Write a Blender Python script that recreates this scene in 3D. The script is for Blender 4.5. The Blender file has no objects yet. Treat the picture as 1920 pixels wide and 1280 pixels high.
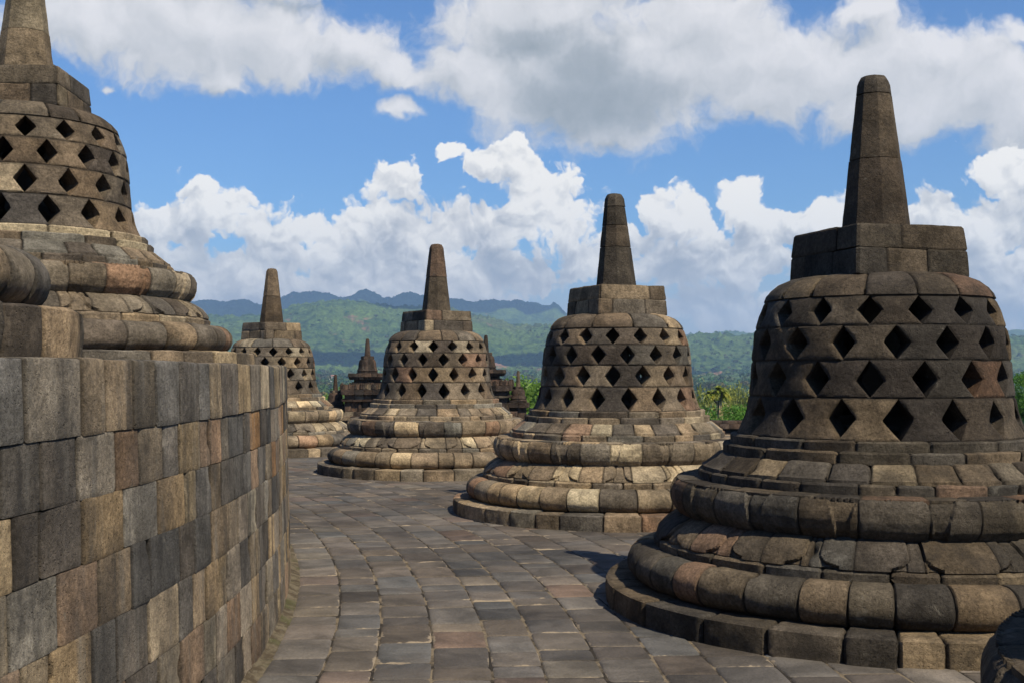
import bpy, math, random
import numpy as np
from math import radians as RAD, pi as PI

# ------------------------------------------------------------------ camera, sky, sun
scene = bpy.context.scene
EYE = 1.59
F = 2200.0                       # focal length in pixels of a 1920 wide picture
cam_d = bpy.data.cameras.new("camera")
cam = bpy.data.objects.new("camera", cam_d)
scene.collection.objects.link(cam)
scene.camera = cam
cam_d.sensor_width = 36.0
cam_d.lens = F / 1920 * 36
cam_d.clip_start = 0.05
cam_d.clip_end = 60000
cam.location = (0, 0, EYE)
cam.rotation_euler = (RAD(90 + 1.484), 0, 0)

SUN_DIR = np.array([0.656, -0.755, 0.0])
SUN_DIR /= np.linalg.norm(SUN_DIR)
SUN_EL = RAD(50.3)
sun_vec = np.array([SUN_DIR[0]*math.cos(SUN_EL), SUN_DIR[1]*math.cos(SUN_EL), math.sin(SUN_EL)])
SUN_STRENGTH = 5.0
SKY_STRENGTH = 0.07
sd = bpy.data.lights.new("sun", 'SUN')
sd.energy = SUN_STRENGTH
sd.angle = RAD(0.53)
sd.color = (1.0, 0.89, 0.69)
so = bpy.data.objects.new("sun", sd)
scene.collection.objects.link(so)
import mathutils
so.rotation_euler = mathutils.Vector((-sun_vec[0], -sun_vec[1], -sun_vec[2])).to_track_quat('-Z', 'Y').to_euler()
so.location = (20, -30, 40)

scene.view_settings.view_transform = 'Standard'
scene.view_settings.look = 'None'
scene.view_settings.exposure = 0.42
scene.view_settings.gamma = 1.0

world = bpy.data.worlds.new("World")
scene.world = world
world.use_nodes = True


def cloud_world():
    nt = world.node_tree
    N, L = nt.nodes, nt.links
    N.clear()
    out = N.new('ShaderNodeOutputWorld')
    bg = N.new('ShaderNodeBackground')
    bg.inputs[1].default_value = SKY_STRENGTH
    L.new(bg.outputs[0], out.inputs[0])
    sky = N.new('ShaderNodeTexSky')
    sky.sky_type = 'NISHITA'
    sky.sun_disc = False
    sky.sun_elevation = SUN_EL
    sky.sun_rotation = math.atan2(SUN_DIR[0], SUN_DIR[1])
    sky.altitude = 300
    sky.air_density = 1.1
    sky.dust_density = 0.6
    sky.ozone_density = 2.2

    def P2(x, y):                       # a direction on the sky as azimuth, elevation (degrees)
        a = math.atan((x - 960) / F)
        e = math.atan((697 - y) / F * math.cos(a))
        return math.degrees(a), math.degrees(e)
    K = math.degrees(1 / F)

    def blob_group(name, blobs):
        g = bpy.data.node_groups.new(name, 'ShaderNodeTree')
        g.interface.new_socket('P', in_out='INPUT', socket_type='NodeSocketVector')
        g.interface.new_socket('M', in_out='OUTPUT', socket_type='NodeSocketFloat')
        gi = g.nodes.new('NodeGroupInput')
        go = g.nodes.new('NodeGroupOutput')
        prev = None
        for (x, y, rx, ry, w) in blobs:
            a, e = P2(x, y)
            s = g.nodes.new('ShaderNodeVectorMath'); s.operation = 'SUBTRACT'
            s.inputs[1].default_value = (a, e, 0)
            m = g.nodes.new('ShaderNodeVectorMath'); m.operation = 'MULTIPLY'
            m.inputs[1].default_value = (1/(rx*K), 1/(ry*K), 0)
            d = g.nodes.new('ShaderNodeVectorMath'); d.operation = 'LENGTH'
            f = g.nodes.new('ShaderNodeMath'); f.operation = 'SUBTRACT'
            f.inputs[0].default_value = w
            g.links.new(gi.outputs[0], s.inputs[0])
            g.links.new(s.outputs[0], m.inputs[0])
            g.links.new(m.outputs[0], d.inputs[0])
            g.links.new(d.outputs['Value'], f.inputs[1])
            if prev is None:
                prev = f
            else:
                mx = g.nodes.new('ShaderNodeMath'); mx.operation = 'SMOOTH_MAX'
                mx.inputs[2].default_value = 0.22
                g.links.new(prev.outputs[0], mx.inputs[0])
                g.links.new(f.outputs[0], mx.inputs[1])
                prev = mx
        g.links.new(prev.outputs[0], go.inputs[0])
        return g

    low = [(400, 410, 100, 85, 1), (385, 355, 46, 34, 1), (295, 430, 75, 70, 1), (505, 435, 90, 66, 1), (430, 520, 270, 75, 1.1),
           (690, 425, 95, 75, 1), (752, 358, 58, 52, 1), (820, 440, 120, 80, 1), (640, 440, 60, 50, 1), (760, 520, 360, 85, 1.1),
           (955, 290, 58, 48, 1), (915, 305, 50, 38, 1), (850, 284, 36, 24, 1), (1000, 345, 95, 66, 1), (1050, 410, 80, 80, 1),
           (930, 420, 150, 80, 1), (1140, 480, 100, 60, 1),
           (1385, 385, 72, 58, 1), (1285, 415, 80, 66, 1), (1440, 430, 110, 65, 1), (1535, 420, 66, 50, 1), (1340, 480, 210, 66, 1.1),
           (1225, 395, 44, 34, 1), (1760, 425, 80, 66, 1), (1850, 420, 95, 80, 1), (1790, 510, 240, 90, 1.1),
           (1915, 340, 76, 80, 1), (1500, 585, 620, 34, 1.0), (420, 600, 500, 60, 1.1), (1350, 560, 110, 45, .95), (1005, 535, 26, 36, .95),
           (120, 480, 140, 140, 1.0), (2060, 430, 200, 170, 1), (-150, 450, 200, 150, 1)]
    high = [(130, 25, 160, 80, 1.05), (340, 45, 240, 95, 1.1), (500, 70, 180, 90, 1.05), (405, 145, 48, 50, 1), (655, 95, 120, 74, 1), (730, 120, 80, 60, .95), (250, 105, 60, 30, .9),
            (1010, 50, 215, 150, 1.1), (885, 125, 120, 75, 1), (1120, 130, 230, 135, 1.2), (1130, 235, 105, 44, 1), (800, 150, 60, 40, .8), (1330, 120, 190, 80, 1.1),
            (1330, 40, 160, 85, 1.1), (1460, 180, 130, 65, 1), (1500, 120, 160, 80, 1.1), (1640, 130, 165, 90, 1.1), (1700, 200, 190, 58, 1.05), (1630, 20, 70, 34, .9),
            (1850, 160, 140, 88, 1.08), (1760, 90, 60, 50, .95), (1920, 230, 100, 90, 1), (1905, 60, 46, 40, .8), (188, 148, 28, 20, .62), (745, 212, 70, 32, .74),
            (-150, 60, 200, 120, 1), (2100, 120, 180, 120, 1), (250, -120, 300, 100, 1.1), (1200, -130, 300, 90, 1.1)]
    g_low = blob_group('cumulus_layout', low)
    g_high = blob_group('high_cloud_layout', high)

    tc = N.new('ShaderNodeTexCoord')
    sep = N.new('ShaderNodeSeparateXYZ')
    L.new(tc.outputs['Generated'], sep.inputs[0])

    def math_(op, a, b=None, c=None, clamp=False):
        n = N.new('ShaderNodeMath'); n.operation = op; n.use_clamp = clamp
        for i, v in enumerate((a, b, c)):
            if v is None: continue
            if isinstance(v, (int, float)): n.inputs[i].default_value = v
            else: L.new(v, n.inputs[i])
        return n.outputs[0]

    def vec_(op, a, b=None, scale=None):
        n = N.new('ShaderNodeVectorMath'); n.operation = op
        for i, v in enumerate((a, b)):
            if v is None: continue
            if isinstance(v, tuple): n.inputs[i].default_value = v
            else: L.new(v, n.inputs[i])
        if scale is not None: n.inputs['Scale'].default_value = scale
        return n.outputs[0]

    def mr(v, a, b, c=0.0, d=1.0, smooth=True):
        n = N.new('ShaderNodeMapRange')
        if smooth: n.interpolation_type = 'SMOOTHSTEP'
        L.new(v, n.inputs[0])
        for i, q in enumerate((a, b, c, d)): n.inputs[i+1].default_value = q
        return n.outputs[0]

    az = math_('MULTIPLY', math_('ARCTAN2', sep.outputs[0], sep.outputs[1]), 180/PI)
    h = math_('SQRT', math_('ADD', math_('MULTIPLY', sep.outputs[0], sep.outputs[0]), math_('MULTIPLY', sep.outputs[1], sep.outputs[1])))
    el = math_('MULTIPLY', math_('ARCTAN2', sep.outputs[2], h), 180/PI)
    cmb = N.new('ShaderNodeCombineXYZ')
    L.new(az, cmb.inputs[0]); L.new(el, cmb.inputs[1])
    P = cmb.outputs[0]

    def noise(p, scale, detail, rough=0.55, color=False, dist=0.0):
        n = N.new('ShaderNodeTexNoise'); n.noise_dimensions = '2D'
        n.inputs['Scale'].default_value = scale
        n.inputs['Detail'].default_value = detail
        n.inputs['Roughness'].default_value = rough
        n.inputs['Distortion'].default_value = dist
        L.new(p, n.inputs['Vector'])
        return n.outputs['Color' if color else 'Fac']

    def voro(p, scale, detail, rough=0.5):
        n = N.new('ShaderNodeTexVoronoi'); n.voronoi_dimensions = '2D'
        n.feature = 'SMOOTH_F1'
        n.inputs['Scale'].default_value = scale
        n.inputs['Detail'].default_value = detail
        n.inputs['Roughness'].default_value = rough
        n.inputs['Smoothness'].default_value = 0.5
        L.new(p, n.inputs['Vector'])
        return n.outputs['Distance']

    def layer(grp, wamp, wscale, fn):
        warp = vec_('SCALE', vec_('SUBTRACT', noise(P, wscale, 4, 0.6, True), (0.5, 0.5, 0.5)), None, wamp)
        Pw = vec_('ADD', P, warp)

        def at(off):
            p = vec_('ADD', Pw, off)
            g = N.new('ShaderNodeGroup'); g.node_tree = grp
            L.new(p, g.inputs[0])
            return g.outputs[0], fn(p)
        return at

    # crisp cumulus, shaded by how the density falls off towards the sun (up and to the right)
    def fn_low(p):
        b = voro(p, 0.50, 3.0, 0.58)
        n = noise(p, 0.9, 5, 0.58)
        return math_('ADD', math_('ADD', math_('MULTIPLY', b, -0.80), math_('MULTIPLY', n, 0.42)), 0.45)
    at = layer(g_low, 2.2, 0.35, fn_low)
    m0, n0 = at((0, 0, 0))
    m1, n1 = at((0.16, 0.34, 0))
    D0 = math_('ADD', m0, n0)
    a_low = mr(D0, 0.03, 0.30)
    m2g = N.new('ShaderNodeGroup'); m2g.node_tree = g_low
    L.new(vec_('ADD', P, (0.5, 2.0, 0)), m2g.inputs[0])
    Pv = vec_('ADD', P, vec_('SCALE', vec_('SUBTRACT', noise(P, 1.1, 2, 0.5, True), (0.5, 0.5, 0.5)), None, 0.9))

    def puff(off):
        p = vec_('ADD', Pv, off)
        return math_('ADD', voro(p, 0.42, 1.6, 0.5), math_('MULTIPLY', noise(p, 1.6, 2, 0.5), -0.22))
    fine = math_('MULTIPLY', math_('SUBTRACT', puff((0.22, 0.42, 0)), puff((0, 0, 0))), 0.45)
    fine = math_('ADD', fine, math_('MULTIPLY', math_('SUBTRACT', n0, n1), 0.75))
    Pb = vec_('ADD', P, vec_('SCALE', vec_('SUBTRACT', noise(P, 0.5, 3, 0.5, True), (0.5, 0.5, 0.5)), None, 2.6))
    vb0 = voro(Pb, 0.17, 0.6, 0.5); vb1 = voro(vec_('ADD', Pb, (0.5, 1.1, 0)), 0.17, 0.6, 0.5)
    fine = math_('ADD', fine, math_('MULTIPLY', math_('SUBTRACT', vb1, vb0), 0.95))
    big = math_('SUBTRACT', m0, m2g.outputs[0])
    lit = math_('ADD', math_('ADD', math_('MULTIPLY', fine, 1.05), math_('MULTIPLY', big, 0.36)), 0.62)
    rim = mr(D0, 0.0, 0.55, 0.22, 0.0)
    lit = math_('ADD', lit, rim)
    lit = math_('SUBTRACT', lit, math_('MULTIPLY', mr(noise(P, 0.28, 3), 0.42, 0.7), 0.18), None, True)
    rl = N.new('ShaderNodeValToRGB')
    rl.color_ramp.elements[0].position = 0.0; rl.color_ramp.elements[0].color = (4.6, 5.0, 5.6, 1)
    rl.color_ramp.elements[1].position = 1.0; rl.color_ramp.elements[1].color = (12.0, 11.6, 10.9, 1)
    e = rl.color_ramp.elements.new(0.38); e.color = (6.3, 6.5, 6.8, 1)
    e = rl.color_ramp.elements.new(0.7); e.color = (9.2, 9.1, 8.9, 1)
    L.new(lit, rl.inputs[0])

    # soft ragged high layer with grey bellies
    def fn_high(p):
        return math_('MULTIPLY', math_('SUBTRACT', noise(p, 0.40, 8, 0.62), 0.5), 1.15)
    at = layer(g_high, 3.0, 0.25, fn_high)
    k0, q0 = at((0, 0, 0))
    k1, q1 = at((0.5, 0.9, 0))
    E0 = math_('ADD', k0, q0)
    a_high = mr(E0, -0.10, 0.42)
    litH = math_('ADD', math_('ADD', math_('MULTIPLY', math_('SUBTRACT', q0, q1), 0.42), math_('MULTIPLY', math_('SUBTRACT', k0, k1), 0.35)), 0.80)
    gb = blob_group('grey_bellies', [(1130, 190, 230, 100, 1), (1000, 80, 150, 60, .8), (560, 10, 220, 40, .7), (1330, 230, 60, 40, .6), (1100, 120, 120, 80, 1)])
    gg = N.new('ShaderNodeGroup'); gg.node_tree = gb
    L.new(vec_('ADD', P, vec_('SCALE', vec_('SUBTRACT', noise(P, 0.3, 4, 0.6, True), (0.5, 0.5, 0.5)), None, 3.0)), gg.inputs[0])
    litH = math_('SUBTRACT', litH, math_('MULTIPLY', mr(gg.outputs[0], 0.0, 0.8), 0.50))
    litH = math_('SUBTRACT', litH, mr(E0, 0.6, 1.6, 0.0, 0.18), None, True)
    rh = N.new('ShaderNodeValToRGB')
    rh.color_ramp.elements[0].position = 0.0; rh.color_ramp.elements[0].color = (3.3, 3.7, 3.9, 1)
    rh.color_ramp.elements[1].position = 1.0; rh.color_ramp.elements[1].color = (9.8, 9.6, 9.6, 1)
    e = rh.color_ramp.elements.new(0.45); e.color = (5.2, 5.5, 5.75, 1)
    L.new(litH, rh.inputs[0])

    # clouds over the rest of the sky, scattered
    other = noise(P, 0.045, 5, 0.6)
    a_oth = math_('MULTIPLY', mr(other, 0.56, 0.66), mr(math_('ABSOLUTE', az), 34, 44))
    up = mr(el, 24, 32)
    a_oth2 = math_('MULTIPLY', mr(other, 0.56, 0.66), up)
    a_oth = math_('MULTIPLY', math_('MAXIMUM', a_oth, a_oth2), 0.6)

    def mixc(f, a, b):
        n = N.new('ShaderNodeMix'); n.data_type = 'RGBA'
        if isinstance(f, float): n.inputs[0].default_value = f
        else: L.new(f, n.inputs[0])
        for s, v in ((6, a), (7, b)):
            if isinstance(v, tuple): n.inputs[s].default_value = v
            else: L.new(v, n.inputs[s])
        return n.outputs[2]
    tintn = N.new('ShaderNodeMix'); tintn.data_type = 'RGBA'; tintn.blend_type = 'MULTIPLY'
    tintn.inputs[0].default_value = 1.0
    L.new(sky.outputs[0], tintn.inputs[6])
    tintn.inputs[7].default_value = (0.66, 1.0, 1.42, 1)
    base = tintn.outputs[2]
    hz = mr(el, 0.0, 7.0, 0.55, 0.0)
    base = mixc(hz, base, (4.9, 5.5, 6.1, 1))
    c = mixc(math_('MULTIPLY', a_oth, 0.9), base, (3.6, 3.7, 3.8, 1))
    c = mixc(math_('MULTIPLY', a_high, 0.97), c, rh.outputs[0])
    c = mixc(a_low, c, rl.outputs[0])
    c = mixc(mr(el, 0.5, 6.5, 0.60, 0.0), c, (8.6, 8.5, 8.3, 1))
    world.cycles.sampling_method = 'MANUAL'
    world.cycles.sample_map_resolution = 512
    below = mr(el, -4.0, -1.0, 1.0, 0.0)
    c = mixc(below, c, (1.2, 1.4, 1.1, 1))
    L.new(c, bg.inputs[0])


cloud_world()

# ------------------------------------------------------------------ helpers
COL = scene.collection


def hash3(i, j, k, seed):
    h = (i.astype(np.int64)*374761393 + j.astype(np.int64)*668265263 + k.astype(np.int64)*2147483647 + seed*974634777) & 0xFFFFFFFF
    h = ((h ^ (h >> 13)) * 1274126177) & 0xFFFFFFFF
    h = ((h ^ (h >> 16)) * 2246822519) & 0xFFFFFFFF
    return ((h ^ (h >> 15)) & 0xFFFFFF) / float(0xFFFFFF)


def vnoise(x, y, z, seed=0):
    xi, yi, zi = np.floor(x), np.floor(y), np.floor(z)
    fx, fy, fz = x-xi, y-yi, z-zi
    fx, fy, fz = [t*t*(3-2*t) for t in (fx, fy, fz)]
    r = 0
    for a in (0, 1):
        for b in (0, 1):
            for c in (0, 1):
                w = (fx if a else 1-fx)*(fy if b else 1-fy)*(fz if c else 1-fz)
                r = r + w*hash3(xi+a, yi+b, zi+c, seed)
    return r


def fbm(x, y, z, octv=4, seed=0, gain=0.5):
    s = 0; a = 1.0; t = 0
    for o in range(octv):
        s = s + a*(vnoise(x, y, z, seed+o*17)*2-1); t += a
        x, y, z = x*2.03+5.1, y*2.03+1.7, z*2.03+9.3
        a *= gain
    return s/t


def sstep(x):
    x = np.clip(x, 0, 1)
    return x*x*(3-2*x)


class MB:
    """collects vertices, faces and per-vertex attributes for one mesh"""
    def __init__(s):
        s.v = []; s.f = []; s.t = []; s.r = []; s.e = []; s.n = 0

    def add(s, v, f, tint=(.15, .13, .11), rnd=(0, 0, 0), edge=1.0):
        v = np.asarray(v, float).reshape(-1, 3)
        n = len(v)
        s.v.append(v)
        s.f.append(np.asarray(f, np.int64).reshape(-1, 4) + s.n)
        s.t.append(np.broadcast_to(np.asarray(tint, float), (n, 3)))
        s.r.append(np.broadcast_to(np.asarray(rnd, float), (n, 3)))
        s.e.append(np.broadcast_to(np.asarray(edge, float).reshape(-1) if np.ndim(edge) else float(edge), (n,)))
        s.n += n

    def build(s, name, mat, parent=None, smooth=35):
        v = np.concatenate(s.v); f = np.concatenate(s.f)
        me = bpy.data.meshes.new(name)
        tri = f[:, 3] == f[:, 2]
        lens = np.where(tri, 3, 4)
        loops = f.reshape(-1)
        keep = np.ones(len(loops), bool); keep[3::4] = ~tri
        loops = loops[keep]
        me.vertices.add(len(v)); me.vertices.foreach_set('co', v.astype(np.float32).reshape(-1))
        me.loops.add(len(loops)); me.loops.foreach_set('vertex_index', loops.astype(np.int32))
        me.polygons.add(len(f))
        st = np.concatenate(([0], np.cumsum(lens)[:-1])).astype(np.int32)
        me.polygons.foreach_set('loop_start', st)
        me.update(calc_edges=True)
        t = np.concatenate(s.t)
        a = me.attributes.new('tint', 'FLOAT_VECTOR', 'POINT'); a.data.foreach_set('vector', t.astype(np.float32).reshape(-1))
        a = me.attributes.new('rnd', 'FLOAT_VECTOR', 'POINT'); a.data.foreach_set('vector', np.concatenate(s.r).astype(np.float32).reshape(-1))
        a = me.attributes.new('edge', 'FLOAT', 'POINT'); a.data.foreach_set('value', np.concatenate(s.e).astype(np.float32))
        if smooth:
            me.polygons.foreach_set('use_smooth', np.ones(len(f), bool))
            me.set_sharp_from_angle(angle=RAD(smooth))
        me.materials.append(mat)
        me.validate()
        o = bpy.data.objects.new(name, me)
        COL.objects.link(o)
        if parent: o.parent = parent
        return o


def tag(o, label=None, cat=None, group=None, kind=None):
    if label: o['label'] = label
    if cat: o['category'] = cat
    if group: o['group'] = group
    if kind: o['kind'] = kind
    return o


def empty(name, loc, rz=0):
    o = bpy.data.objects.new(name, None)
    o.empty_display_size = 0.3
    COL.objects.link(o)
    o.location = loc
    o.rotation_euler = (0, 0, rz)
    return o


def gridfaces(m, n, mask=None):
    i, j = np.meshgrid(np.arange(m-1), np.arange(n-1), indexing='ij')
    a = i*n+j
    f = np.stack([a, a+n, a+n+1, a+1], -1)
    if mask is not None: f = f[mask]
    return f.reshape(-1, 4)


# ------------------------------------------------------------------ materials
def new_mat(name):
    m = bpy.data.materials.new(name); m.use_nodes = True
    nt = m.node_tree; nt.nodes.clear()
    out = nt.nodes.new('ShaderNodeOutputMaterial')
    b = nt.nodes.new('ShaderNodeBsdfPrincipled')
    nt.links.new(b.outputs[0], out.inputs[0])
    b.inputs['Roughness'].default_value = 0.95
    b.inputs['Specular IOR Level'].default_value = 0.12
    return m, nt, b


class NB:
    def __init__(s, nt): s.nt = nt; s.N = nt.nodes; s.L = nt.links

    def put(s, sock, v):
        if isinstance(v, (int, float)): sock.default_value = v
        elif isinstance(v, tuple): sock.default_value = v
        else: s.L.new(v, sock)

    def math(s, op, a, b=None, c=None, clamp=False):
        n = s.N.new('ShaderNodeMath'); n.operation = op; n.use_clamp = clamp
        for i, v in enumerate((a, b, c)):
            if v is not None: s.put(n.inputs[i], v)
        return n.outputs[0]

    def vec(s, op, a, b=None, scale=None):
        n = s.N.new('ShaderNodeVectorMath'); n.operation = op
        for i, v in enumerate((a, b)):
            if v is not None: s.put(n.inputs[i], v)
        if scale is not None: s.put(n.inputs['Scale'], scale)
        return n.outputs[0]

    def noise(s, p, scale, detail=4, rough=0.55, dist=0.0, color=False):
        n = s.N.new('ShaderNodeTexNoise')
        n.inputs['Scale'].default_value = scale; n.inputs['Detail'].default_value = detail
        n.inputs['Roughness'].default_value = rough; n.inputs['Distortion'].default_value = dist
        s.L.new(p, n.inputs['Vector'])
        return n.outputs['Color' if color else 'Fac']

    def voro(s, p, scale, rnd=1.0, feature='F1'):
        n = s.N.new('ShaderNodeTexVoronoi'); n.feature = feature
        n.inputs['Scale'].default_value = scale; n.inputs['Randomness'].default_value = rnd
        s.L.new(p, n.inputs['Vector'])
        return n.outputs['Distance']

    def mr(s, v, a, b, c=0.0, d=1.0, smooth=True):
        n = s.N.new('ShaderNodeMapRange')
        if smooth: n.interpolation_type = 'SMOOTHSTEP'
        s.L.new(v, n.inputs[0])
        for i, q in enumerate((a, b, c, d)): s.put(n.inputs[i+1], q)
        return n.outputs[0]

    def mix(s, f, a, b, mode='MIX'):
        n = s.N.new('ShaderNodeMix'); n.data_type = 'RGBA'; n.blend_type = mode
        s.put(n.inputs[0], f); s.put(n.inputs[6], a); s.put(n.inputs[7], b)
        return n.outputs[2]

    def attr(s, name, out='Vector'):
        n = s.N.new('ShaderNodeAttribute'); n.attribute_name = name
        return n.outputs[out]

    def bump(s, h, dist, strength=1.0, normal=None):
        n = s.N.new('ShaderNodeBump')
        n.inputs['Distance'].default_value = dist; n.inputs['Strength'].default_value = strength
        s.L.new(h, n.inputs['Height'])
        if normal is not None: s.L.new(normal, n.inputs['Normal'])
        return n.outputs[0]


def stone_material(name, bump=1.0, stain=0.5, stain_col=(0.038, 0.033, 0.028, 1), stain_scale=1.7, streak=0.0, pale=0.35, gain=1.0):
    m, nt, b = new_mat(name)
    q = NB(nt)
    tc = q.N.new('ShaderNodeTexCoord').outputs['Object']
    rnd = q.attr('rnd'); tint = q.attr('tint'); edge = q.attr('edge', 'Fac')
    pr = q.vec('ADD', tc, rnd)
    n1 = q.noise(pr, 3.2, 6, 0.65, 0.4)
    n2 = q.noise(pr, 48, 8, 0.82)
    n3 = q.noise(pr, 11, 5, 0.7)
    col = q.vec('SCALE', tint, None, q.math('MULTIPLY', q.mr(n1, 0.3, 0.72, 0.62*gain, 1.42*gain), q.mr(n2, 0.28, 0.72, 0.52, 1.50)))
    col = q.vec('SCALE', col, None, q.mr(n3, 0.3, 0.7, 0.82, 1.2))
    # weathering that runs over the joints
    sc = tc
    if streak:
        mp0 = q.N.new('ShaderNodeMapping'); mp0.inputs['Scale'].default_value = (1, 1, 0.12); q.L.new(pr, mp0.inputs[0])
        run = q.mr(q.noise(mp0.outputs[0], 7.5, 5, 0.65), 0.52, 0.70, 0.0, 0.5)
        col = q.mix(run, col, (.27, .255, .225, 1))
        run2 = q.mr(q.noise(mp0.outputs[0], 5.0, 4, 0.6, 0.3), 0.54, 0.68, 0.0, 0.65)
        col = q.mix(run2, col, (.050, .048, .046, 1))
        mp = q.N.new('ShaderNodeMapping'); mp.inputs['Scale'].default_value = (1, 1, 0.28)
        q.L.new(tc, mp.inputs[0]); sc = mp.outputs[0]
    s1 = q.noise(sc, stain_scale, 7, 0.68, 0.5)
    s1b = q.noise(pr, stain_scale*2.2, 5, 0.6)
    sm = q.mr(q.math('ADD', s1, q.math('MULTIPLY', q.math('SUBTRACT', s1b, 0.5), 0.5)), 0.47, 0.66, 0.0, stain)
    col = q.mix(sm, col, stain_col)
    p1 = q.noise(pr, 5.5, 8, 0.72, 0.8)
    pm = q.mr(p1, 0.60, 0.72, 0.0, pale)
    col = q.mix(pm, col, (0.30, 0.275, 0.22, 1))
    sp = q.mr(q.voro(pr, 55), 0.0, 0.11, 0.30, 0.0)
    spm = q.math('MULTIPLY', sp, q.mr(q.noise(pr, 4.0, 3), 0.5, 0.6))
    col = q.mix(spm, col, (0.40, 0.38, 0.33, 1))
    # dirt packed in the joints
    jd = q.mr(q.math('ADD', edge, q.math('MULTIPLY', q.math('SUBTRACT', n2, 0.5), 0.02)), 0.0, 0.022, 0.65, 0.0)
    col = q.mix(jd, col, (0.028, 0.024, 0.02, 1))
    q.L.new(col, b.inputs['Base Color'])
    hb = q.noise(pr, 34, 9, 0.80)
    pits = q.mr(q.voro(q.vec('ADD', pr, q.vec('SCALE', q.noise(pr, 30, 2, 0.5, 0, True), None, 0.02)), 62), 0.0, 0.30, -0.55, 0.0)
    pits = q.math('MULTIPLY', pits, q.mr(q.noise(pr, 5, 3), 0.42, 0.58))
    hh = q.math('ADD', hb, pits)
    nrm = q.bump(hh, 0.030*bump)
    hb2 = q.noise(pr, 8, 6, 0.7)
    nrm = q.bump(hb2, 0.024*bump, 0.8, nrm)
    q.L.new(nrm, b.inputs['Normal'])
    return m


STONE = stone_material('andesite_stone')
STONE_NEAR = stone_material('andesite_stone_rough', bump=0.8, stain=0.55, pale=0.35)
WALLSTONE = stone_material('wall_stone', gain=1.14, bump=0.9, stain=0.45, stain_col=(0.060, 0.058, 0.058, 1), stain_scale=2.2, streak=1.0, pale=0.6)
REDSTONE = stone_material('dark_red_stone', bump=1.3, stain=0.6, stain_col=(0.02, 0.017, 0.016, 1), stain_scale=2.5, pale=0.45)

PAL = [((.185, .155, .118), 12), ((.150, .128, .102), 10), ((.105, .094, .082), 8), ((.225, .188, .138), 7),
       ((.31, .27, .20), 4), ((.185, .132, .100), 3), ((.078, .072, .067), 5), ((.135, .130, .118), 5)]
PAL_DARK = [((.095, .082, .066), 10), ((.070, .063, .055), 10), ((.055, .051, .048), 9), ((.125, .104, .078), 6),
            ((.190, .155, .110), 3), ((.135, .092, .068), 2.5), ((.075, .072, .068), 4)]
PAL_WALL = [((.205, .192, .172), 10), ((.130, .126, .122), 9), ((.195, .168, .132), 9), ((.290, .235, .160), 8), ((.085, .083, .082), 6),
            ((.330, .215, .120), 1.5), ((.300, .270, .215), 5), ((.240, .180, .135), 4)]
PAL_RED = [((.075, .056, .046), 6), ((.055, .043, .038), 8), ((.095, .066, .052), 3), ((.13, .11, .085), 2), ((.035, .030, .028), 5)]
PAL_FLOOR = [((.078, .074, .072), 10), ((.066, .064, .065), 9), ((.086, .079, .073), 7), ((.085, .068, .061), 2), ((.076, .077, .080), 5), ((.108, .098, .086), 2), ((.060, .055, .052), 4)]


def pick(pal, rng):
    tot = sum(w for _, w in pal); r = rng.random()*tot
    for c, w in pal:
        r -= w
        if r <= 0: break
    k = rng.uniform(0.74, 1.26)
    w = rng.uniform(0.94, 1.06)
    return (c[0]*k*1.07*w, c[1]*k*.975, c[2]*k*.85/w)


# ------------------------------------------------------------------ ring of dressed blocks swept round a vertical axis
def resample(prof, step):
    out = []; ds = []
    for a, b in zip(prof[:-1], prof[1:]):
        L_ = math.hypot(b[0]-a[0], b[1]-a[1])
        n = max(1, int(math.ceil(L_/step)))
        for i in range(n):
            t = i/n
            out.append((a[0]+(b[0]-a[0])*t, a[1]+(b[1]-a[1])*t))
    out.append(prof[-1])
    return np.array(out)


def arc_pts(cx, cz, rx, rz, a0, a1, n):
    return [(cx+rx*math.cos(RAD(a0+(a1-a0)*i/n)), cz+rz*math.sin(RAD(a0+(a1-a0)*i/n))) for i in range(n+1)]


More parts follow.
